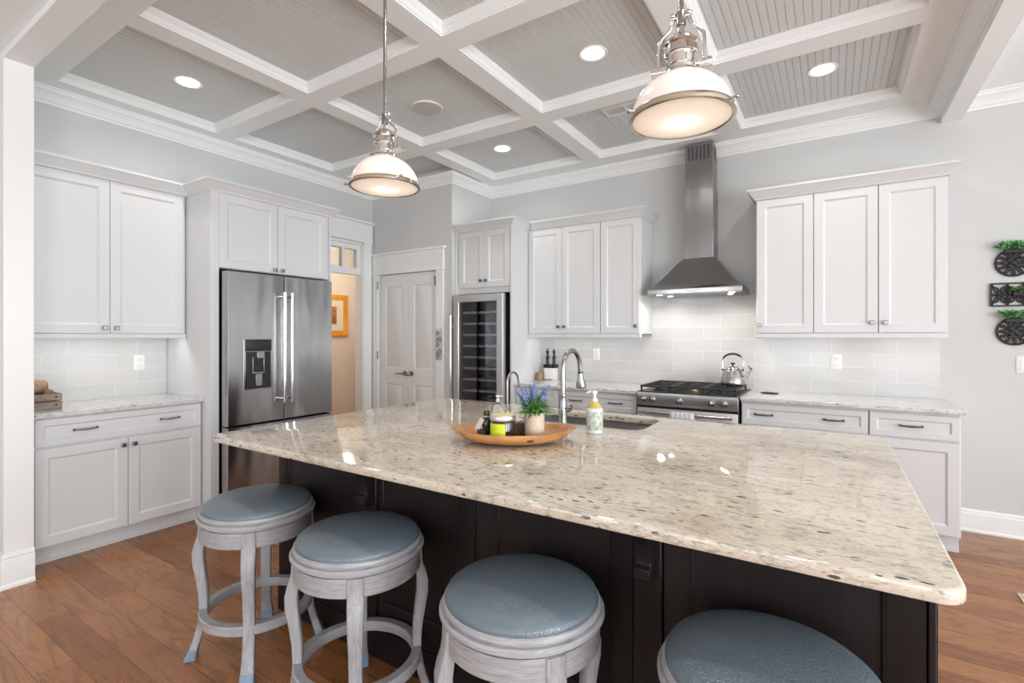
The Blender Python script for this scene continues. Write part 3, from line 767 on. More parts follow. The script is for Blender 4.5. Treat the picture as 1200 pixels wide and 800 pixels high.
# front panels facing the stools
def ipanel(x0, x1, st0, st1):
    m_ = MB(); y = BY0
    rings = []
    z0, z1 = .14, .882
    for a, yy in ((0, y + .0195), (0, y + .001), (.001, y)):
        rings.append([(x0 + a, yy, z0 + a), (x1 - a, yy, z0 + a), (x1 - a, yy, z1 - a), (x0 + a, yy, z1 - a)])
    for k_, yy in ((0, y), (.004, y + .003), (.010, y + .004), (.014, y + .010)):
        rings.append([(x0 + st0 + k_, yy, z0 + .10 + k_), (x1 - st1 - k_, yy, z0 + .10 + k_), (x1 - st1 - k_, yy, z1 - .085 - k_), (x0 + st0 + k_, yy, z1 - .085 - k_)])
    return m_.loft(rings, True, True)
for a, b, s0, s1 in ((BX0, -1.702, .062, .005), (-1.617, -1.106, .010, .072), (-1.102, -.508, .085, .062), (-.414, .182, .070, .070)):
    ipanel(a, b, s0, s1).build('front_panel', M['espresso'], isl)
for a, b in ((-1.698, -1.621), (-.504, -.418)):
    MB().box(a, b, BY0 - .012, BY0 + .02, .14, .882).build('pilaster', M['espresso'], isl, bevel=.004)
MB().box(.185, BX1 + .004, BY0 - .004, BY0 + .06, .0, .882).build('corner_post', M['espresso'], isl, bevel=.003)
# corbels
def corbel(x, base_y, name='corbel', dirx=None):
    w_ = .048; prof = [(0, 0), (-.225, 0), (-.225, -.022), (-.200, -.026)]
    for i in range(9):
        a = i / 8 * math.pi / 2; prof.append((-.195 + .160 * math.sin(a), -.035 - .125 * (1 - math.cos(a))))
    prof += [(-.036, -.175), (-.050, -.185), (-.050, -.215), (-.030, -.228), (0, -.228)]
    m_ = MB()
    m_.prism([(base_y + y, .8825 + z) for y, z in prof], 0, x - w_ / 2, x + w_ / 2)
    m_.box(x - w_ / 2 - .006, x + w_ / 2 + .006, base_y - .230, base_y, .868, .8828)
    o_ = m_.build(name, M['espresso'], isl, bevel=.003); return o_
corbel(-1.66, BY0 - .012); corbel(-.461, BY0 - .012)
m_ = MB(); m_.prism([(BX0, .8825), (BX0 - .075, .8825), (BX0 - .075, .865), (BX0 - .06, .855), (BX0 - .03, .80), (BX0, .76)], 1, 1.50, 1.548); m_.build('corbel', M['espresso'], isl, bevel=.003)
# right end panel
m_ = MB(); m_.front(BY0 + .03, BY1 - .02, .13, .88, [(0, -.0005), (0, -.010), (.08, -.010), (.09, -.003)]); m_.xf(Matrix.Translation((BX1, 0, 0)) @ Matrix.Rotation(R(90), 4, 'Z')); m_.build('end_panel', M['espresso'], isl)
# cook side doors
for i in range(5):
    a = BX0 + .02 + i * .488
    m_ = MB().front(-(a + .478), -a, .13, .87, [(0, 0), (0, -.018), (.06, -.020), (.07, -.010)]); m_.xf(Matrix.Translation((0, BY1 + .0, 0)) @ Matrix.Rotation(R(180), 4, 'Z')); m_.build('door', M['espresso'], isl)

def rrect(x0, x1, y0, y1, r, z, n=8, inset=0):
    x0 += inset; x1 -= inset; y0 += inset; y1 -= inset; r = max(.002, r - inset); pts = []
    for cx, cy, a0 in ((x1 - r, y1 - r, 0), (x0 + r, y1 - r, 90), (x0 + r, y0 + r, 180), (x1 - r, y0 + r, 270)):
        for i in range(n + 1):
            a = R(a0 + 90 * i / n); pts.append((cx + r * math.cos(a), cy + r * math.sin(a), z))
    return pts
SX0, SX1, SY0, SY1 = -1.49, -.775, 2.335, 2.715
top = MB(); E_ = [(.006, .8838), (.002, .8853), (0, .889), (0, .9065), (.0015, .911), (.005, .9138), (.009, .9145)]
rings = [rrect(SX0, SX1, SY0, SY1, .07, .8838)] + [rrect(IX0, IX1, IY0, IY1, .05, z, inset=a) for a, z in E_] + [rrect(SX0, SX1, SY0, SY1, .07, .9145, inset=-.003), rrect(SX0, SX1, SY0, SY1, .07, .911)]
top.loft(rings, False, False, True, True)
tag(top.build('island_worktop', M['granite'], None, smooth=30), 'large cream speckled granite island top with rounded corners and a sink cutout', 'worktop')
sk = MB(); sk.loft([rrect(SX0, SX1, SY0, SY1, .07, .8830, inset=-.015), rrect(SX0, SX1, SY0, SY1, .07, .8830, inset=.003), rrect(SX0, SX1, SY0, SY1, .07, .72, inset=.008), rrect(SX0, SX1, SY0, SY1, .08, .695, inset=.03)], False, True)
sko = tag(sk.build('undermount_sink', M['sink'], None, smooth=30), 'stainless undermount sink set in the island top', 'sink')
MB().lathe([(.045, .6955), (.045, .699), (.03, .6975), (.005, .6975)], 20, ((SX0 + SX1) / 2, 2.52, 0)).build('drain', M['nickel'], sko)

# ------------------------------------------------------------------ stools
def make_stool():
    s = thing('bar_stool', 'stool', 'stool', (0, 0, 0), 0, None)
    cu = MB(); pr = [(.005, .600), (.208, .600), (.2155, .628), (.217, .640), (.213, .650), (.200, .660), (.170, .670), (.12, .678), (.06, .684), (.004, .686)]
    cu.lathe(pr, 56).build('cushion', M['leather'], s, smooth=60)
    rg_ = MB(); pr = [(.206, .612), (.2065, .632), (.218, .6345), (.2225, .632), (.225, .622), (.219, .6165), (.2195, .6145), (.230, .613), (.2345, .607), (.2345, .600), (.228, .5965), (.2285, .5935), (.220, .590), (.219, .586), (.17, .586), (.17, .612)]
    rg_.loft([[(r * math.cos(2 * math.pi * i / 64), r * math.sin(2 * math.pi * i / 64), z) for r, z in pr] for i in range(64)], False, False, True, True)
    rg_.build('seat_ring', M['wash_h'], s, smooth=28)
    ap = MB(); pr = [(.180, .585), (.222, .585), (.222, .524), (.219, .520), (.180, .520)]
    ap.loft([[(r * math.cos(2 * math.pi * i / 64), r * math.sin(2 * math.pi * i / 64), z) for r, z in pr] for i in range(64)], False, False, True, True)
    ap.build('apron', M['wash_h'], s, smooth=28)
    MB().box(-.16, .16, -.03, .03, .555, .585).box(-.03, .03, -.16, .16, .555, .585).lathe([(.09, .575), (.09, .598), (.004, .598)], 24).build('swivel_plate', M['pewter'], s)
    for q in range(4):
        a = R(51 + 90 * q)
        #      z     r_out  thickness  half width
        prof = [(.584, .226, .020, .0265), (.545, .2275, .022, .0265), (.520, .231, .030, .0265), (.490, .242, .038, .026), (.455, .250, .042, .025), (.41, .249, .042, .024), (.35, .238, .038, .022),
                (.28, .227, .034, .021), (.21, .224, .031, .021), (.15, .230, .029, .022), (.10, .243, .029, .022), (.045, .262, .032, .0245)]
        def leg(prof, name, m, par):
            rings = []
            for i, (z, ro, th, hw) in enumerate(prof):
                ri = ro - th; b_ = .003
                ring = [(ro, -hw + b_), (ro, hw - b_), (ro - b_, hw), (ri + b_, hw), (ri, hw - b_), (ri, -hw + b_), (ri + b_, -hw), (ro - b_, -hw)]
                rings.append([(x * math.cos(a) - y * math.sin(a), x * math.sin(a) + y * math.cos(a), z) for x, y in ring])
            return MB().loft(rings).build(name, m, par, smooth=50)
        L_ = leg(prof, 'leg', M['wash_v'], s)
        leg([(.045, .264, .035, .0258), (.03, .271, .038, .026), (.012, .280, .044, .026), (.002, .281, .046, .025)], 'foot_cap', M['bluecap'], L_)
    fr_ = MB(); n = 64
    pr = [(.192, .176), (.221, .176), (.225, .180), (.225, .211), (.221, .215), (.192, .215)]
    fr_.loft([[(r * math.cos(2 * math.pi * i / n), r * math.sin(2 * math.pi * i / n), z) for r, z in pr] for i in range(n)], False, False, True, True)
    fr_.build('footrest_ring', M['wash_h'], s, smooth=30)
    return s
proto = make_stool()
stools = [((-2.125, 1.235), 0, 'round blue-grey leather bar stool farthest left, beside the refrigerator'),
          ((-1.458, 1.228), -4, 'round blue-grey leather bar stool second from the left, in front of the left corbel'),
          ((-.748, 1.213), 3, 'round blue-grey leather bar stool third from the left, between the two middle island panels'),
          ((-.118, 1.225), 0, 'round blue-grey leather bar stool at the right end of the row')]
for i, (p, a, lb) in enumerate(stools):
    o = proto if i == 0 else dup_tree(proto)
    o.location = (p[0], p[1], 0); o.rotation_euler = (0, 0, R(a)); tag(o, lb, 'stool', 'bar stools along the island')

# ------------------------------------------------------------------ pendants
def make_pendant():
    s = thing('pendant_lamp', 'pendant', 'lamp', (0, 0, 0))
    rz_ = 0
    dome = MB(); pr = []
    for i in range(15):
        a = i / 14 * R(82); pr.append((.174 * math.cos(a) if i < 14 else .052, .006 + .148 * math.sin(a)))
    dome.lathe(pr, 48, cap=False); inner = [(r - .004, z - .004) for r, z in pr]
    dome.lathe(inner, 48, cap=False); dome.build('glass_shade', M['opal'], s, smooth=60)
    ln = MB(); ln.lathe([(.172, -.010), (.15, -.014), (.11, -.019), (.06, -.022), (.003, -.023)], 48, cap=False); ln.build('lens', M['lens'], s, smooth=60)
    MB().sphere((0, 0, .040), .034).build('bulb', M['bulb'], s)
    bd = MB(); pr = [(.170, .010), (.181, .010), (.183, .006), (.183, -.006), (.185, -.008), (.185, -.011), (.176, -.013), (.170, -.010)]
    bd.loft([[(r * math.cos(2 * math.pi * i / 64), r * math.sin(2 * math.pi * i / 64), z) for r, z in pr] for i in range(64)], False, False, True, True)
    bn = bd.build('rim_band', M['bandm'], s, smooth=35)
    for q in range(3):
        a = R(100 + 120 * q); k_ = MB(); c_, s_ = math.cos(a), math.sin(a)
        k_.cyl((.183 * c_, .183 * s_, .003), (.200 * c_, .200 * s_, .003), .004, 8); k_.sphere((.203 * c_, .203 * s_, .003), .008, 10, 6)
        k_.build('thumb_screw', M['nickel_b'], bn)
    MB().lathe([(.058, .145), (.062, .150), (.060, .158), (.050, .162), (.050, .176), (.053, .180), (.050, .184), (.047, .186), (.047, .212), (.056, .216), (.060, .222), (.058, .238), (.056, .250), (.062, .256), (.060, .266), (.044, .284), (.026, .294), (.013, .298), (.013, .330), (.010, .335)], 32).build('socket_cap', M['nickel'], s, smooth=35)
    MB().lathe([(.004, .330), (.017, .332), (.017, .378), (.012, .384), (.0085, .386), (.0085, 1.13)], 20).build('rod', M['nickel_b'], s)
    MB().lathe([(.010, 1.118), (.06, 1.128), (.066, 1.148)], 28).build('canopy', M['nickel_b'], s)
    MB().cyl((-.034, 0, .362), (.034, 0, .362), .009, 12).build('cross_pin', M['nickel'], s)
    for q in (-1, 1):
        arm = MB()
        pts = [(q * .026, 0, .372), (q * .030, 0, .345), (q * .040, 0, .322), (q * .066, 0, .302), (q * .078, 0, .285), (q * .080, 0, .26), (q * .080, 0, .195), (q * .078, 0, .178)]
        arm.tube(pts, [.008, .007, .006, .006, .006, .006, .006, .007], 10)
        arm.sphere((q * .028, 0, .372), .012, 12, 8)
        arm.cyl((q * .048, 0, .178), (q * .098, 0, .178), .007, 10); arm.cyl((q * .088, 0, .178), (q * .106, 0, .178), .015, 12); arm.cyl((q * .066, 0, .178), (q * .084, 0, .178), .013, 12)
        arm.build('yoke_arm', M['nickel'], s)
    l_ = bpy.data.lights.new('pendant_bulb', 'POINT'); l_.energy = 5; l_.color = (1, .88, .72); l_.shadow_soft_size = .05
    return s
pen = make_pendant()
for i, (x, lb, a) in enumerate(((-1.788, 'polished nickel pendant with opal glass dome over the left end of the island', 0), (-.413, 'polished nickel pendant with opal glass dome over the right half of the island', 4))):
    o = pen if i == 0 else dup_tree(pen)
    o.location = (x, 1.66, 2.084); o.scale = (.8975,) * 3; o.rotation_euler = (0, 0, R(a)); tag(o, lb, 'pendant lamp', 'pendants over the island')

# ------------------------------------------------------------------ ceiling fixtures
def make_can():
    s = thing('downlight', 'x', 'light')
    MB().lathe([(.070, -.001), (.084, -.006), (.088, -.004), (.089, 0), (.070, .001)], 36).build('trim_ring', M['white_p'], s)
    MB().lathe([(.068, -.003), (.05, -.0045), (.003, -.005)], 32).build('lens', M['can_glow'], s)
    return s
can = make_can()
cans = [(-3.72, 1.665, 'round recessed downlight in the nearest left ceiling panel'), (-1.24, 2.85, 'round recessed downlight in the middle panel between the pendants'),
        (-.05, 3.84, 'round recessed downlight in the back right ceiling panel'), (-2.58, 3.84, 'small-looking round recessed downlight in the far panel near the wine cooler cabinet')]
cans += [(-.10, 1.66, ''), (-1.3, 1.66, '')]
first = True
for (x, y, lb) in cans:
    if not lb: # downlights above the frame: only their light
        pass
    o = can if first else dup_tree(can); first = False
    o.location = (x, y, ZP); 
    tag(o, lb or 'round recessed downlight in a ceiling panel above the top of the photo', 'downlight', 'recessed downlights')
    l_ = area('downlight_lamp', (x, y, ZP - .012), (0, 0, 0), .12, .12, 4, (1, .96, .90), 150, 'DISK')
sp = thing('ceiling_speaker', 'round flush white speaker in the ceiling panel behind the left pendant', 'speaker', (-2.60, 2.84, ZP))
MB().lathe([(.112, -.010), (.118, -.008), (.120, -.0)], 40).build('rim', M['white_p'], sp)
MB().lathe([(.111, -.012), (.06, -.0135), (.003, -.014)], 36).build('grille', paint('speaker_grille', (.55, .545, .53), .6), sp)
vt = thing('ceiling_vent', 'white rectangular air vent in the ceiling panel left of the right pendant', 'vent', (-1.32, 3.66, ZP))
f = MB().box(-.17, .17, -.075, -.055, -.012, 0).box(-.17, .17, .055, .075, -.012, 0).box(-.17, -.145, -.055, .055, -.012, 0).box(.145, .17, -.055, .055, -.012, 0).box(-.008, .008, -.055, .055, -.012, 0)
f.build('frame', M['white_p'], vt)
s_ = MB()
for q in range(15):
    x = -.138 + q * .0095
    s_.box(x, x + .004, -.055, .055, -.010, -.001).box(x + .146, x + .150, -.055, .055, -.010, -.001)
s_.build('louvres', M['white_p'], vt)
MB().box(-.145, .145, -.055, .055, -.001, -.0005).build('backing', M['dark'], vt)

# ------------------------------------------------------------------ faucets and island objects
def faucet():
    f = thing('kitchen_faucet', 'tall brushed nickel gooseneck faucet with pull-down spray head', 'faucet', (-1.135, 2.235, .9145))
    b = MB(); b.lathe([(.030, 0), (.031, .006), (.024, .012), (.021, .03), (.0225, .07), (.021, .10), (.0175, .125), (.015, .15), (.0165, .155), (.0165, .165), (.0135, .17)], 24).build('base', M['nickel_b'], f)
    pts = [(0, 0, .165), (0, 0, .24), (0, .002, .285)]
    for i in range(1, 12):
        a = math.pi - math.pi * i / 12; pts.append((0, .100 + .100 * math.cos(a), .285 + .095 * math.sin(a)))
    pts += [(0, .200, .285), (0, .205, .262)]
    MB().tube(pts, .0125, 14).build('spout', M['nickel_b'], f)
    MB().cyl((0, .205, .264), (0, .206, .256), .0145, 18).build('collar', M['black'], f)
    MB().tube([(0, .206, .256), (0, .209, .225), (0, .214, .188), (0, .216, .178)], [.0150, .018, .0290, .0265], 18).build('spray_head', M['nickel_b'], f)
    h = MB(); h.cyl((.018, 0, .085), (.040, 0, .088), .011, 14); h.tube([(.040, 0, .088), (.055, -.012, .100), (.060, -.040, .125)], [.008, .006, .005], 10); h.build('lever', M['nickel_b'], f)
faucet()
f = thing('filter_faucet', 'slim brushed nickel filtered-water faucet left of the main faucet', 'faucet', (-1.475, 2.245, .9145))
MB().lathe([(.018, 0), (.018, .005), (.012, .010), (.010, .05), (.008, .055)], 18).build('base', M['nickel_b'], f)
pts = [(0, 0, .05), (0, 0, .19)] + [(0, .055 + .055 * math.cos(math.pi - math.pi * i / 12), .205 + .052 * math.sin(math.pi * i / 12)) for i in range(13)] + [(0, .116, .190), (0, .120, .178)]
MB().tube(pts, .0062, 10).build('spout', M['nickel_b'], f)
MB().tube([(0, 0, .045), (-.02, 0, .050), (-.045, 0, .052)], [.005, .004, .004], 8).build('lever', M['nickel_b'], f)
f = thing('soap_dispenser', 'small clear soap pump bottle behind the candle and beside the slim faucet', 'soap dispenser', (-1.50, 2.19, .9145))
MB().lathe([(.030, 0), (.032, .004), (.032, .070), (.026, .088), (.012, .098), (.012, .108)], 20).build('bottle', M['glass'], f)
MB().lathe([(.027, .004), (.028, .035), (.003, .035)], 18).build('soap', M['amber'], f)
MB().lathe([(.010, .109), (.010, .118), (.004, .120), (.004, .132), (.012, .133), (.012, .139), (.003, .140)], 14).box(-.004, .030, -.004, .004, .1335, .1385).build('pump', M['white_p'], f)

f = thing('soap_bottle', 'pale floral-label soap pump bottle standing at the front edge of the sink', 'soap bottle', (-.938, 2.175, .9145), R(-20))
MB().lathe([(.034, 0), (.038, .004), (.0385, .012), (.0385, .108), (.036, .116), (.034, .118)], 28).build('bottle', M['soapbody'], f)
MB().lathe([(.0388, .018), (.0390, .019), (.0390, .103), (.0388, .104)], 28).build('label', M['soaplabel'], f)
MB().lathe([(.0345, .1185), (.030, .128), (.018, .142), (.014, .148), (.014, .150)], 24).build('shoulder', M['amber'], f)
MB().lathe([(.0145, .1502), (.0145, .162), (.006, .164), (.006, .184), (.014, .186), (.014, .197), (.003, .199)], 16).tube([(0, 0, .191), (-.02, -.01, .193), (-.034, -.017, .186)], [.006, .0055, .004], 8).build('pump', M['white_p'], f)

# dough bowl
BC = Vector((-1.150, 1.800, .9145)); BA = 33
f = tag(bpy.data.objects.new('dough_bowl', None), 'long oval honey-brown wooden dough bowl on the island holding small decor', 'bowl'); C.objects.link(f); f.location = BC; f.rotation_euler = (0, 0, R(BA))
nn = 48
def bowl_ring(hx, hy, z, tip=0, lift=0):
    pts = []
    for i in range(nn):
        a = 2 * math.pi * i / nn; c_, s_ = math.cos(a), math.sin(a)
        pts.append((hx * c_ + tip * (abs(c_) ** 9) * (1 if c_ > 0 else -1), hy * math.copysign(abs(s_) ** .86, s_), z + lift * (abs(c_) ** 4)))
    return pts
outer = [bowl_ring(.080, .055, .004), bowl_ring(.150, .105, .007), bowl_ring(.212, .142, .022), bowl_ring(.236, .155, .040, .006, .006), bowl_ring(.246, .158, .052, .022, .012), bowl_ring(.247, .158, .056, .024, .012)]
inner = [bowl_ring(.236, .148, .056, .006, .012), bowl_ring(.224, .139, .047, 0, .005), bowl_ring(.195, .120, .034), bowl_ring(.15, .095, .026), bowl_ring(.08, .05, .0245)]
MB().loft(outer + inner).build('bowl_shell', M['bowlwood'], f, smooth=50)
kn = MB(); kn.sphere((.065, -.1475, .034), .010, 12, 8, (1.5, .25, .6)); kn.build('wood_knot', simple_wood('dark_knot', (.05, .02, .01), (.12, .05, .02)), f)
def at(lx, ly, z=0):
    a = R(BA); return (BC.x + lx * math.cos(a) - ly * math.sin(a), BC.y + lx * math.sin(a) + ly * math.cos(a), BC.z + z)
ZI = .0275
f = thing('small_bottle', 'small dark embossed bottle with a beige paper tag in the dough bowl', 'bottle', at(-.116, -.018, ZI), R(BA))
MB().lathe([(.017, 0), (.019, .003), (.0195, .02), (.017, .035), (.0195, .05), (.0185, .065), (.013, .078), (.010, .082), (.010, .088)], 12).build('bottle_body', M['bottle'], f, smooth=20)
MB().lathe([(.013, .0885), (.013, .108), (.011, .110)], 16).build('cap', M['black'], f)
MB().tube([(.011 * math.cos(a), .011 * math.sin(a), .086) for a in [q * .7854 for q in range(8)]], .002, 6, True).build('string', M['white_p'], f)
tg = MB().box(-.002, .0, -.012, .012, -.055, 0); tg.xf(Matrix.Translation((-.016, -.012, .078)) @ Matrix.Rotation(R(28), 4, 'Y') @ Matrix.Rotation(R(50), 4, 'Z')); tg.build('paper_tag', M['paper'], f)
f = thing('small_box', 'tiny dark square box beside the small bottle in the dough bowl', 'box', at(-.138, -.050, ZI + .0065), R(BA + 8))
MB().box(-.016, .016, -.014, .014, 0, .026).build('box_body', M['black'], f, bevel=.003)
MB().box(-.0165, .0165, -.0145, .0145, .026, .030).build('box_lid', M['bottle'], f, bevel=.001)
f = thing('candle_jar', 'dark glass candle jar with a silver lid and lime-green label in the dough bowl', 'candle', at(-.046, -.052, ZI + .002), R(BA))
f.scale = (1.05, 1.05, 1.12)
MB().lathe([(.044, 0), (.049, .003), (.050, .010), (.050, .060), (.047, .066)], 36).build('jar', M['candle'], f)
MB().lathe([(.0505, .0665), (.0515, .068), (.0515, .082), (.050, .085), (.046, .0865)], 36).build('lid', M['goldlid'], f)
MB().lathe([(.045, .0867), (.044, .0877), (.003, .0877)], 30).build('lid_top', M['lidtop'], f)
lb = MB(); r_ = .0508
a0, a1 = R(-172), R(-78)
lb.loft([[(r_ * math.cos(a0 + (a1 - a0) * i / 14), r_ * math.sin(a0 + (a1 - a0) * i / 14), z) for z in (.004, .058)] for i in range(15)], False, False, False)
lb.build('label', M['lime'], f)
lt = MB()
for z, s0, s1 in ((.040, .30, .62), (.034, .30, .55), (.022, .25, .75)):
    lt.loft([[(.0511 * math.cos(a0 + (a1 - a0) * (s0 + (s1 - s0) * i / 6)), .0511 * math.sin(a0 + (a1 - a0) * (s0 + (s1 - s0) * i / 6)), z + q) for q in (0, .0015)] for i in range(7)], False, False, False)
lt.build('label_print', M['limetext'], f)
f = thing('wicker_box', 'little dark wicker box between the candle jar and the flower pot', 'basket', at(.009, .039, ZI), R(BA))
w_ = MB().box(-.044, .044, -.022, .022, 0, .046)
for q in range(9): w_.cyl((-.040 + q * .010, -.0235, .002), (-.040 + q * .010, -.0235, .046), .0032, 6)
w_.build('woven_body', M['wicker'], f)
h = MB(); h.tube([(.030 + .013 * math.cos(a), -.026, .052 + .013 * math.sin(a)) for a in [q * .628 for q in range(10)]], .0018, 6, True); h.build('ring_handle', M['pewter'], f)
MB().box(-.046, .046, -.024, .024, .046, .051).build('lid', M['wicker'], f)

f = thing('flower_pot', 'limewashed clay pot of artificial lavender in the dough bowl', 'potted plant', at(.088, -.020, ZI), R(20))
MB().lathe([(.038, 0), (.041, .004), (.0425, .05), (.044, .090), (.0445, .104), (.041, .1045), (.040, .094), (.003, .092)], 32).build('pot', M['potwash'], f)
random.seed(3)
def blade(mb, p, dr, L, w, droop=.4, n=4):
    d = Vector(dr).normalized(); side = d.cross(Vector((0, 0, 1)));
    if side.length < .05: side = Vector((1, 0, 0))
    side.normalize(); rings = []
    for i in range(n + 1):
        t = i / n; q = Vector(p) + d * L * t - Vector((0, 0, droop * L * t * t)); ww = w * (math.sin(math.pi * min(1, .12 + .88 * t)) + .04)
        rings.append([tuple(q - side * ww), tuple(q + Vector((0, 0, ww * .25))), tuple(q + side * ww)])
    mb.loft(rings, False, False, False)
lv, ly_ = MB(), MB()
for i in range(230):
    a = random.uniform(0, 6.283); el = random.uniform(.15, 1.25); L = random.uniform(.05, .105)
    r0 = random.uniform(0, .03)
    blade(ly_ if i % 7 == 0 else lv, (r0 * math.cos(a), r0 * math.sin(a), .095 + random.uniform(0, .035)), (math.cos(a) * math.cos(el), math.sin(a) * math.cos(el), math.sin(el)), L, random.uniform(.004, .007))
lv.build('foliage', M['leaf'], f, smooth=60); ly_.build('yellow_foliage', M['leafy'], f, smooth=60)
spikes = [(-.062, -.02, .20), (-.035, .01, .175), (.0, .0, .205), (.012, .02, .185), (.055, -.015, .165), (.068, .012, .190), (.035, -.03, .15), (-.048, -.03, .15), (-.015, .03, .19), (.045, .03, .18), (-.075, .01, .165)]
ivw = (math.cos(R(BA - 20)), math.sin(R(BA - 20)))
for (u_, v__, L) in spikes:
    tx = u_ * ivw[0] - v__ * ivw[1]; ty = u_ * ivw[1] + v__ * ivw[0]
    st = Vector((tx * .15, ty * .15, .10)); en = Vector((tx, ty, L + .025))
    m_ = MB(); m_.tube([tuple(st), tuple((st + en) / 2 + Vector((tx * .1, ty * .1, .01))), tuple(en)], .0013, 5)
    for q in range(26):
        t = .35 + .65 * q / 25; p = st.lerp(en, t); a = q * 2.4; rr = .0065 * (1.25 - t * .75)
        m_.sphere((p.x + rr * math.cos(a), p.y + rr * math.sin(a), p.z), .0052 * (1.25 - .5 * t), 6, 4, (1, 1, 1.3))
    m_.build('flower_spike', M['laven'], f, smooth=60)

# ------------------------------------------------------------------ kettle and counter objects
f = thing('kettle', 'brushed steel whistling kettle with an arched handle on the range', 'kettle', (-.690, 4.455, .9625), R(0))
MB().lathe([(.088, 0), (.096, .006), (.099, .02), (.096, .05), (.086, .085), (.072, .115), (.060, .133), (.055, .137)], 12).build('kettle_body', M['nickel_b'], f, smooth=60, subd=1)
MB().lathe([(.0545, .1372), (.050, .146), (.030, .154), (.004, .157)], 28).build('lid', M['nickel'], f, smooth=50)
MB().lathe([(.006, .155), (.006, .170), (.018, .176), (.020, .184), (.004, .187)], 18).build('lid_knob', M['black'], f)
MB().tube([(.075, -.01, .045), (.105, -.014, .075), (.128, -.018, .115), (.142, -.020, .135)], [.020, .016, .012, .011], 14).build('spout', M['nickel'], f)
MB().tube([(.146, -.020, .138), (.128, -.017, .150), (.118, -.016, .168)], [.010, .005, .004], 10).build('whistle_lever', M['pewter'], f)
arc = [(-.074, 0, .125), (-.080, 0, .155), (-.082, 0, .19)] + [(.082 * math.cos(math.pi - math.pi * i / 10), 0, .195 + .065 * math.sin(math.pi * i / 10)) for i in range(11)] + [(.080, 0, .155), (.074, 0, .125)]
MB().tube(arc, .004, 8).build('handle_wire', M['nickel'], f)
MB().tube([arc[i] for i in range(4, 12)], [.005] + [.0085] * 6 + [.005], 10).build('handle_grip', M['black'], f)
for s in (-1, 1): MB().sphere((s * .076, 0, .128), .010, 10, 6).build('handle_bracket', M['black'], f)

o = MB().lathe([(.030, .0), (.044, .003), (.046, .007), (.042, .007), (.028, .004), (.003, .004)], 24, (0, 0, 0)).xf(Matrix.Scale(1.45, 4, (1, 0, 0))).build('spoon_rest', M['iron'], None)
o.location = (-.415, 4.42, .9147); tag(o, 'flat dark spoon rest lying on the worktop right of the range', 'spoon rest')
# little stand with grinders
f = thing('grinder_caddy', 'white box stand with a dark slatted basket in the corner beside the wine cooler', 'caddy', (-2.455, 4.56, .9147))
MB().box(-.058, .058, -.045, .045, 0, .125).build('stand', M['white_p'], f, bevel=.004)
MB().box(-.050, .040, -.047, -.044, .006, .011).build('dark_slot', M['black'], f)
b_ = MB().box(-.060, .060, -.046, .046, .126, .132)
for q in range(8): b_.box(-.060 + q * .0157, -.051 + q * .0157, -.047, -.043, .132, .158).box(-.060 + q * .0157, -.051 + q * .0157, .043, .047, .132, .158)
b_.box(-.062, .062, -.048, -.042, .153, .160).box(-.062, .062, .042, .048, .153, .160).box(-.062, -.056, -.048, .048, .126, .160).box(.056, .062, -.048, .048, .126, .160)
b_.build('basket', M['iron'], f)
for x, lb in ((-.050, 'tall slim black pepper mill at the left of the dark basket'), (.045, 'tall slim black pepper mill at the right of the dark basket')):
    g = thing('pepper_mill', lb, 'pepper mill', (-2.455 + x * .8, 4.56, .9147 + .1325), 0, 'pepper mills in the basket')
    MB().lathe([(.016, 0), (.020, .004), (.018, .05), (.013, .075), (.018, .085), (.020, .10), (.012, .115), (.011, .145), (.016, .152), (.017, .165), (.008, .172)], 18).build('mill_body', M['black'], g)
    MB().lathe([(.006, .172), (.006, .178), (.010, .182), (.008, .192), (.003, .194)], 12).tube([(.0, 0, .12), (.020, 0, .112), (.026, 0, .098)], .003, 6).build('crank', M['pewter'], g)
f = thing('wooden_canister', 'small brown wooden canister in the corner beside the wine cooler cabinet', 'canister', (-2.535, 4.47, .9147))
MB().lathe([(.032, 0), (.036, .004), (.036, .060), (.034, .064)], 20).build('canister_body', M['rollwood'], f)
MB().lathe([(.037, .0645), (.037, .078), (.010, .082), (.010, .092), (.004, .094)], 20).build('lid', M['rollwood'], f)

# outlets and switches
def outlet(name, label, loc, rz, kind='outlet'):
    s = thing(name, label, 'outlet' if kind == 'outlet' else 'light switch', loc, rz)
    MB().front(-.036, .036, -.058, .058, [(0, -.0003), (0, -.004), (.003, -.006)]).build('cover_plate', M['white_p'], s)
    if kind == 'outlet':
        for z in (-.021, .021):
            MB().front(-.016, .016, z - .0145, z + .0145, [(0, -.0055), (0.001, -.008)]).build('socket', paint('socket_white', (.70, .70, .69), .4), s)
    else: MB().front(-.015, .015, -.032, .032, [(0, -.0055), (.001, -.009)]).build('rocker', M['white_p'], s)
outlet('wall_outlet', 'white outlet on the backsplash right of the range', (.030, YB - .0085, 1.168), 0)
outlet('wall_outlet', 'white outlet on the backsplash left of the range', (-1.995, YB - .0085, 1.19), 0)
outlet('wall_outlet', 'white outlet on the left wall backsplash above the crate', (XL + .0085, 1.66, 1.165), R(90))
outlet('light_switch', 'white light switch on the back wall below the iron plaques', (1.085, YB, 1.175), 0, 'switch')

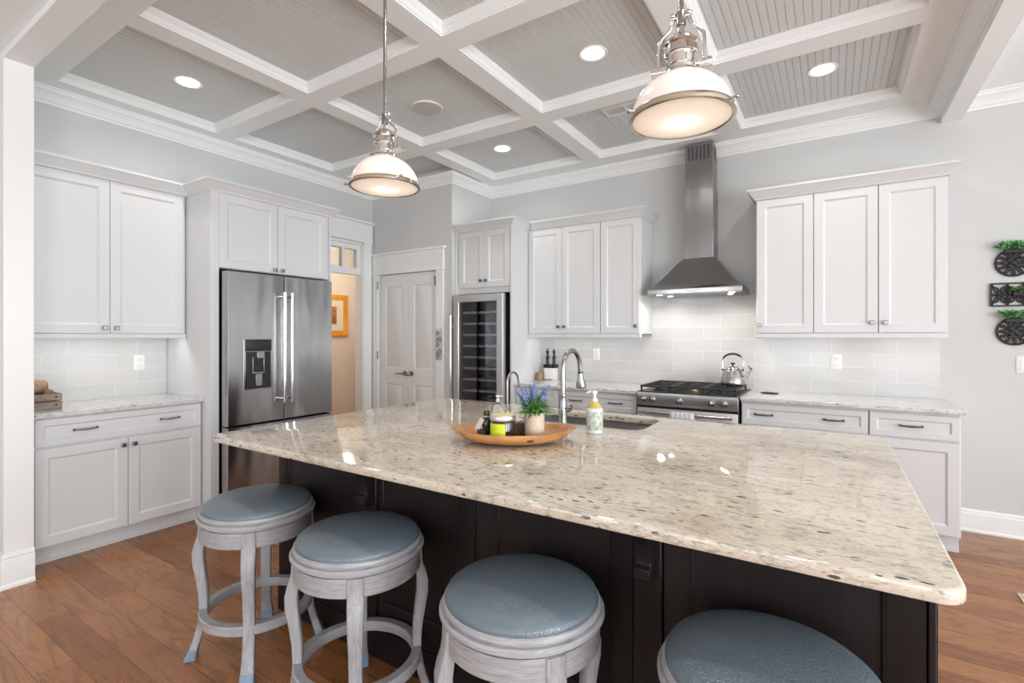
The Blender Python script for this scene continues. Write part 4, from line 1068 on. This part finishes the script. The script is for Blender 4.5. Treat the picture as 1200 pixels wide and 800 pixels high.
# wall plaques
def iron_plaque(name, label, x, z, shape):
    s = thing(name, label, 'wall planter', (x, YB, z), 0, 'black openwork wall planters')
    g = MB()
    if shape == 'round':
        r0 = .089
        g.tube([(r0 * math.cos(a), -.012, r0 * math.sin(a)) for a in [q * 2 * math.pi / 32 for q in range(32)]], .0075, 8, True)
        g.tube([(.050 * math.cos(a), -.012, .050 * math.sin(a)) for a in [q * 2 * math.pi / 24 for q in range(24)]], .0055, 6, True)
        for q in range(12):
            a = q * math.pi / 6; p = lambda r, t: (r * math.cos(t), -.012, r * math.sin(t))
            g.tube([p(.050, a), p(.070, a + .13), p(.086, a)], .0052, 6); g.tube([p(.050, a), p(.070, a - .13), p(.086, a)], .0052, 6)
        for q in range(4):
            a = q * math.pi / 2 + math.pi / 4
            g.sphere((.026 * math.cos(a), -.012, .026 * math.sin(a)), .019, 10, 6, (1, .35, 1))
        g.sphere((0, -.012, 0), .020, 12, 8, (1, .4, 1)); g.cyl((0, -.012, 0), (0, -.0005, 0), .010, 8)
        for q in range(4):
            a = q * math.pi / 2; g.sphere((.045 * math.cos(a), -.012, .045 * math.sin(a)), .012, 8, 6, (1, .35, 1))
    else:
        W_, H_ = .245, .152
        for z_ in (-H_ / 2, H_ / 2): g.box(-W_ / 2, W_ / 2, -.017, -.008, z_ - .005, z_ + .005)
        for x_ in (-W_ / 2, W_ / 2): g.box(x_ - .005, x_ + .005, -.017, -.008, -H_ / 2, H_ / 2)
        for cx in (-.078, 0, .078):
            for q in range(4):
                a0 = q * math.pi / 2 + math.pi / 4
                c_ = (cx + .036 * math.cos(a0) * 1.0, .038 * math.sin(a0))
                g.tube([(c_[0] + .020 * math.cos(t), -.012, c_[1] + .026 * math.sin(t)) for t in [w * 2 * math.pi / 12 for w in range(12)]], .0052, 6, True)
            g.tube([(cx - .040, -.012, -.074), (cx - .012, -.012, 0), (cx - .040, -.012, .074)], .0052, 6); g.tube([(cx + .040, -.012, -.074), (cx + .012, -.012, 0), (cx + .040, -.012, .074)], .0052, 6)
            g.sphere((cx, -.012, 0), .012, 8, 6, (1, .4, 1))
        g.cyl((0, -.012, 0), (0, -.0005, 0), .008, 8)
    g.build('openwork_plate', M['iron'], s, smooth=50)
    pk = MB()
    if shape == 'round': pk.box(-.055, .055, -.055, -.018, .060, .088)
    else: pk.box(-.02, .045, -.055, -.018, -.012, .018)
    pk.build('pocket', M['iron'], s, bevel=.004)
    lf = MB(); fl_ = MB()
    if shape == 'round':
        for i in range(120):
            a = random.uniform(0, 6.283); el = random.uniform(.35, 1.45); x_ = random.uniform(-.075, .075)
            blade(lf, (x_, -.038 + random.uniform(-.012, .010), .092), (math.cos(a) * math.cos(el), -abs(math.sin(a)) * math.cos(el) * .7 + .1, math.sin(el)), random.uniform(.045, .085), random.uniform(.009, .014), .25)
    else:
        for i in range(45):
            a = random.uniform(0, 6.283); el = random.uniform(.0, 1.3); x_ = random.uniform(-.01, .035)
            blade(lf if i % 3 else fl_, (x_, -.038, .018), (math.cos(a) * math.cos(el), -abs(math.sin(a)) * math.cos(el), math.sin(el)), random.uniform(.035, .06), random.uniform(.008, .012), .25)
        fl_.build('bloom', M['leafy'], s, smooth=60)
    lf.build('foliage', M['leaf2'], s, smooth=60)
iron_plaque('wall_planter', 'topmost round black openwork wall planter with green succulents', 1.036, 1.868, 'round')
iron_plaque('wall_planter', 'rectangular black openwork wall planter between the two round ones', 1.045, 1.652, 'rect')
iron_plaque('wall_planter', 'lowest round black openwork wall planter, above the light switch', 1.042, 1.402, 'round')

# crate on the left worktop
f = thing('wooden_crate', 'weathered brown slatted wooden crate on the left worktop', 'crate', (-4.13, .925, .9147), 0)
c_ = MB()
CW, CL = .17, .165  # x depth, y length
for x in (-CW / 2, CW / 2 - .010):
    for z in (.008, .056): c_.box(x, x + .010, 0, CL, z, z + .042)
for y in (0, CL - .010):
    for z in (.008, .056): c_.box(-CW / 2 + .010, CW / 2 - .010, y, y + .010, z, z + .042)
c_.box(-CW / 2, CW / 2, 0, CL, 0, .008)
for x in (-CW / 2 + .010, CW / 2 - .024):
    for y in (.010, CL - .024): c_.box(x, x + .014, y, y + .014, .008, .098)
c_.build('crate_slats', M['cratewood'], f, bevel=.002)
k_ = MB()
for y in (.03, CL - .03):
    for z in (.03, .078): k_.cyl((CW / 2, y, z), (CW / 2 + .003, y, z), .006, 10)
k_.build('nails', M['iron'], f)
f = thing('wood_roll', 'brown bark log roll lying on top in the wooden crate', 'log', (-4.15, .935, .9147 + .105), 0)
m_ = MB(); m_.tube([(0, .0, .035), (.0, .05, .036), (0, .10, .034)], [.040, .043, .040], 16); m_.build('log_body', M['rollwood'], f, bevel=.004)
m_ = MB(); m_.tube([(0, .102, .034), (0, .106, .034)], [.034, .032], 16); m_.build('cut_end', simple_wood('cut_log_end', (.10, .06, .03), (.25, .16, .09)), f)
f = thing('wood_roll', 'smaller brown bark log tucked at the right side of the crate', 'log', (-4.12, 1.035, .9147 + .078), 0)
m_ = MB(); m_.tube([(-.045, .0, .024), (.0, .005, .024), (.045, .002, .024)], [.022, .024, .022], 14); m_.build('log_body', M['rollwood'], f, bevel=.003)
m_ = MB(); m_.tube([(.046, .002, .024), (.049, .002, .024)], [.018, .017], 14); m_.build('cut_end', simple_wood('cut_log_end', (.10, .06, .03), (.25, .16, .09)), f)
# floor register
f = thing('floor_register', 'pale wooden floor vent set in the oak floor at far right', 'floor vent', (.966, 3.612, 0), 0)
r_ = MB().box(-.14, .14, -.055, -.045, .0005, .008).box(-.14, .14, .045, .055, .0005, .008).box(-.14, -.13, -.045, .045, .0005, .008).box(.13, .14, -.045, .045, .0005, .008)
for q in range(12): r_.box(-.125 + q * .0215, -.112 + q * .0215, -.045, .045, .0005, .006)
r_.build('grille', simple_wood('pale_oak', (.62, .48, .34), (.75, .62, .48), (4, 40, 40), .4), f)
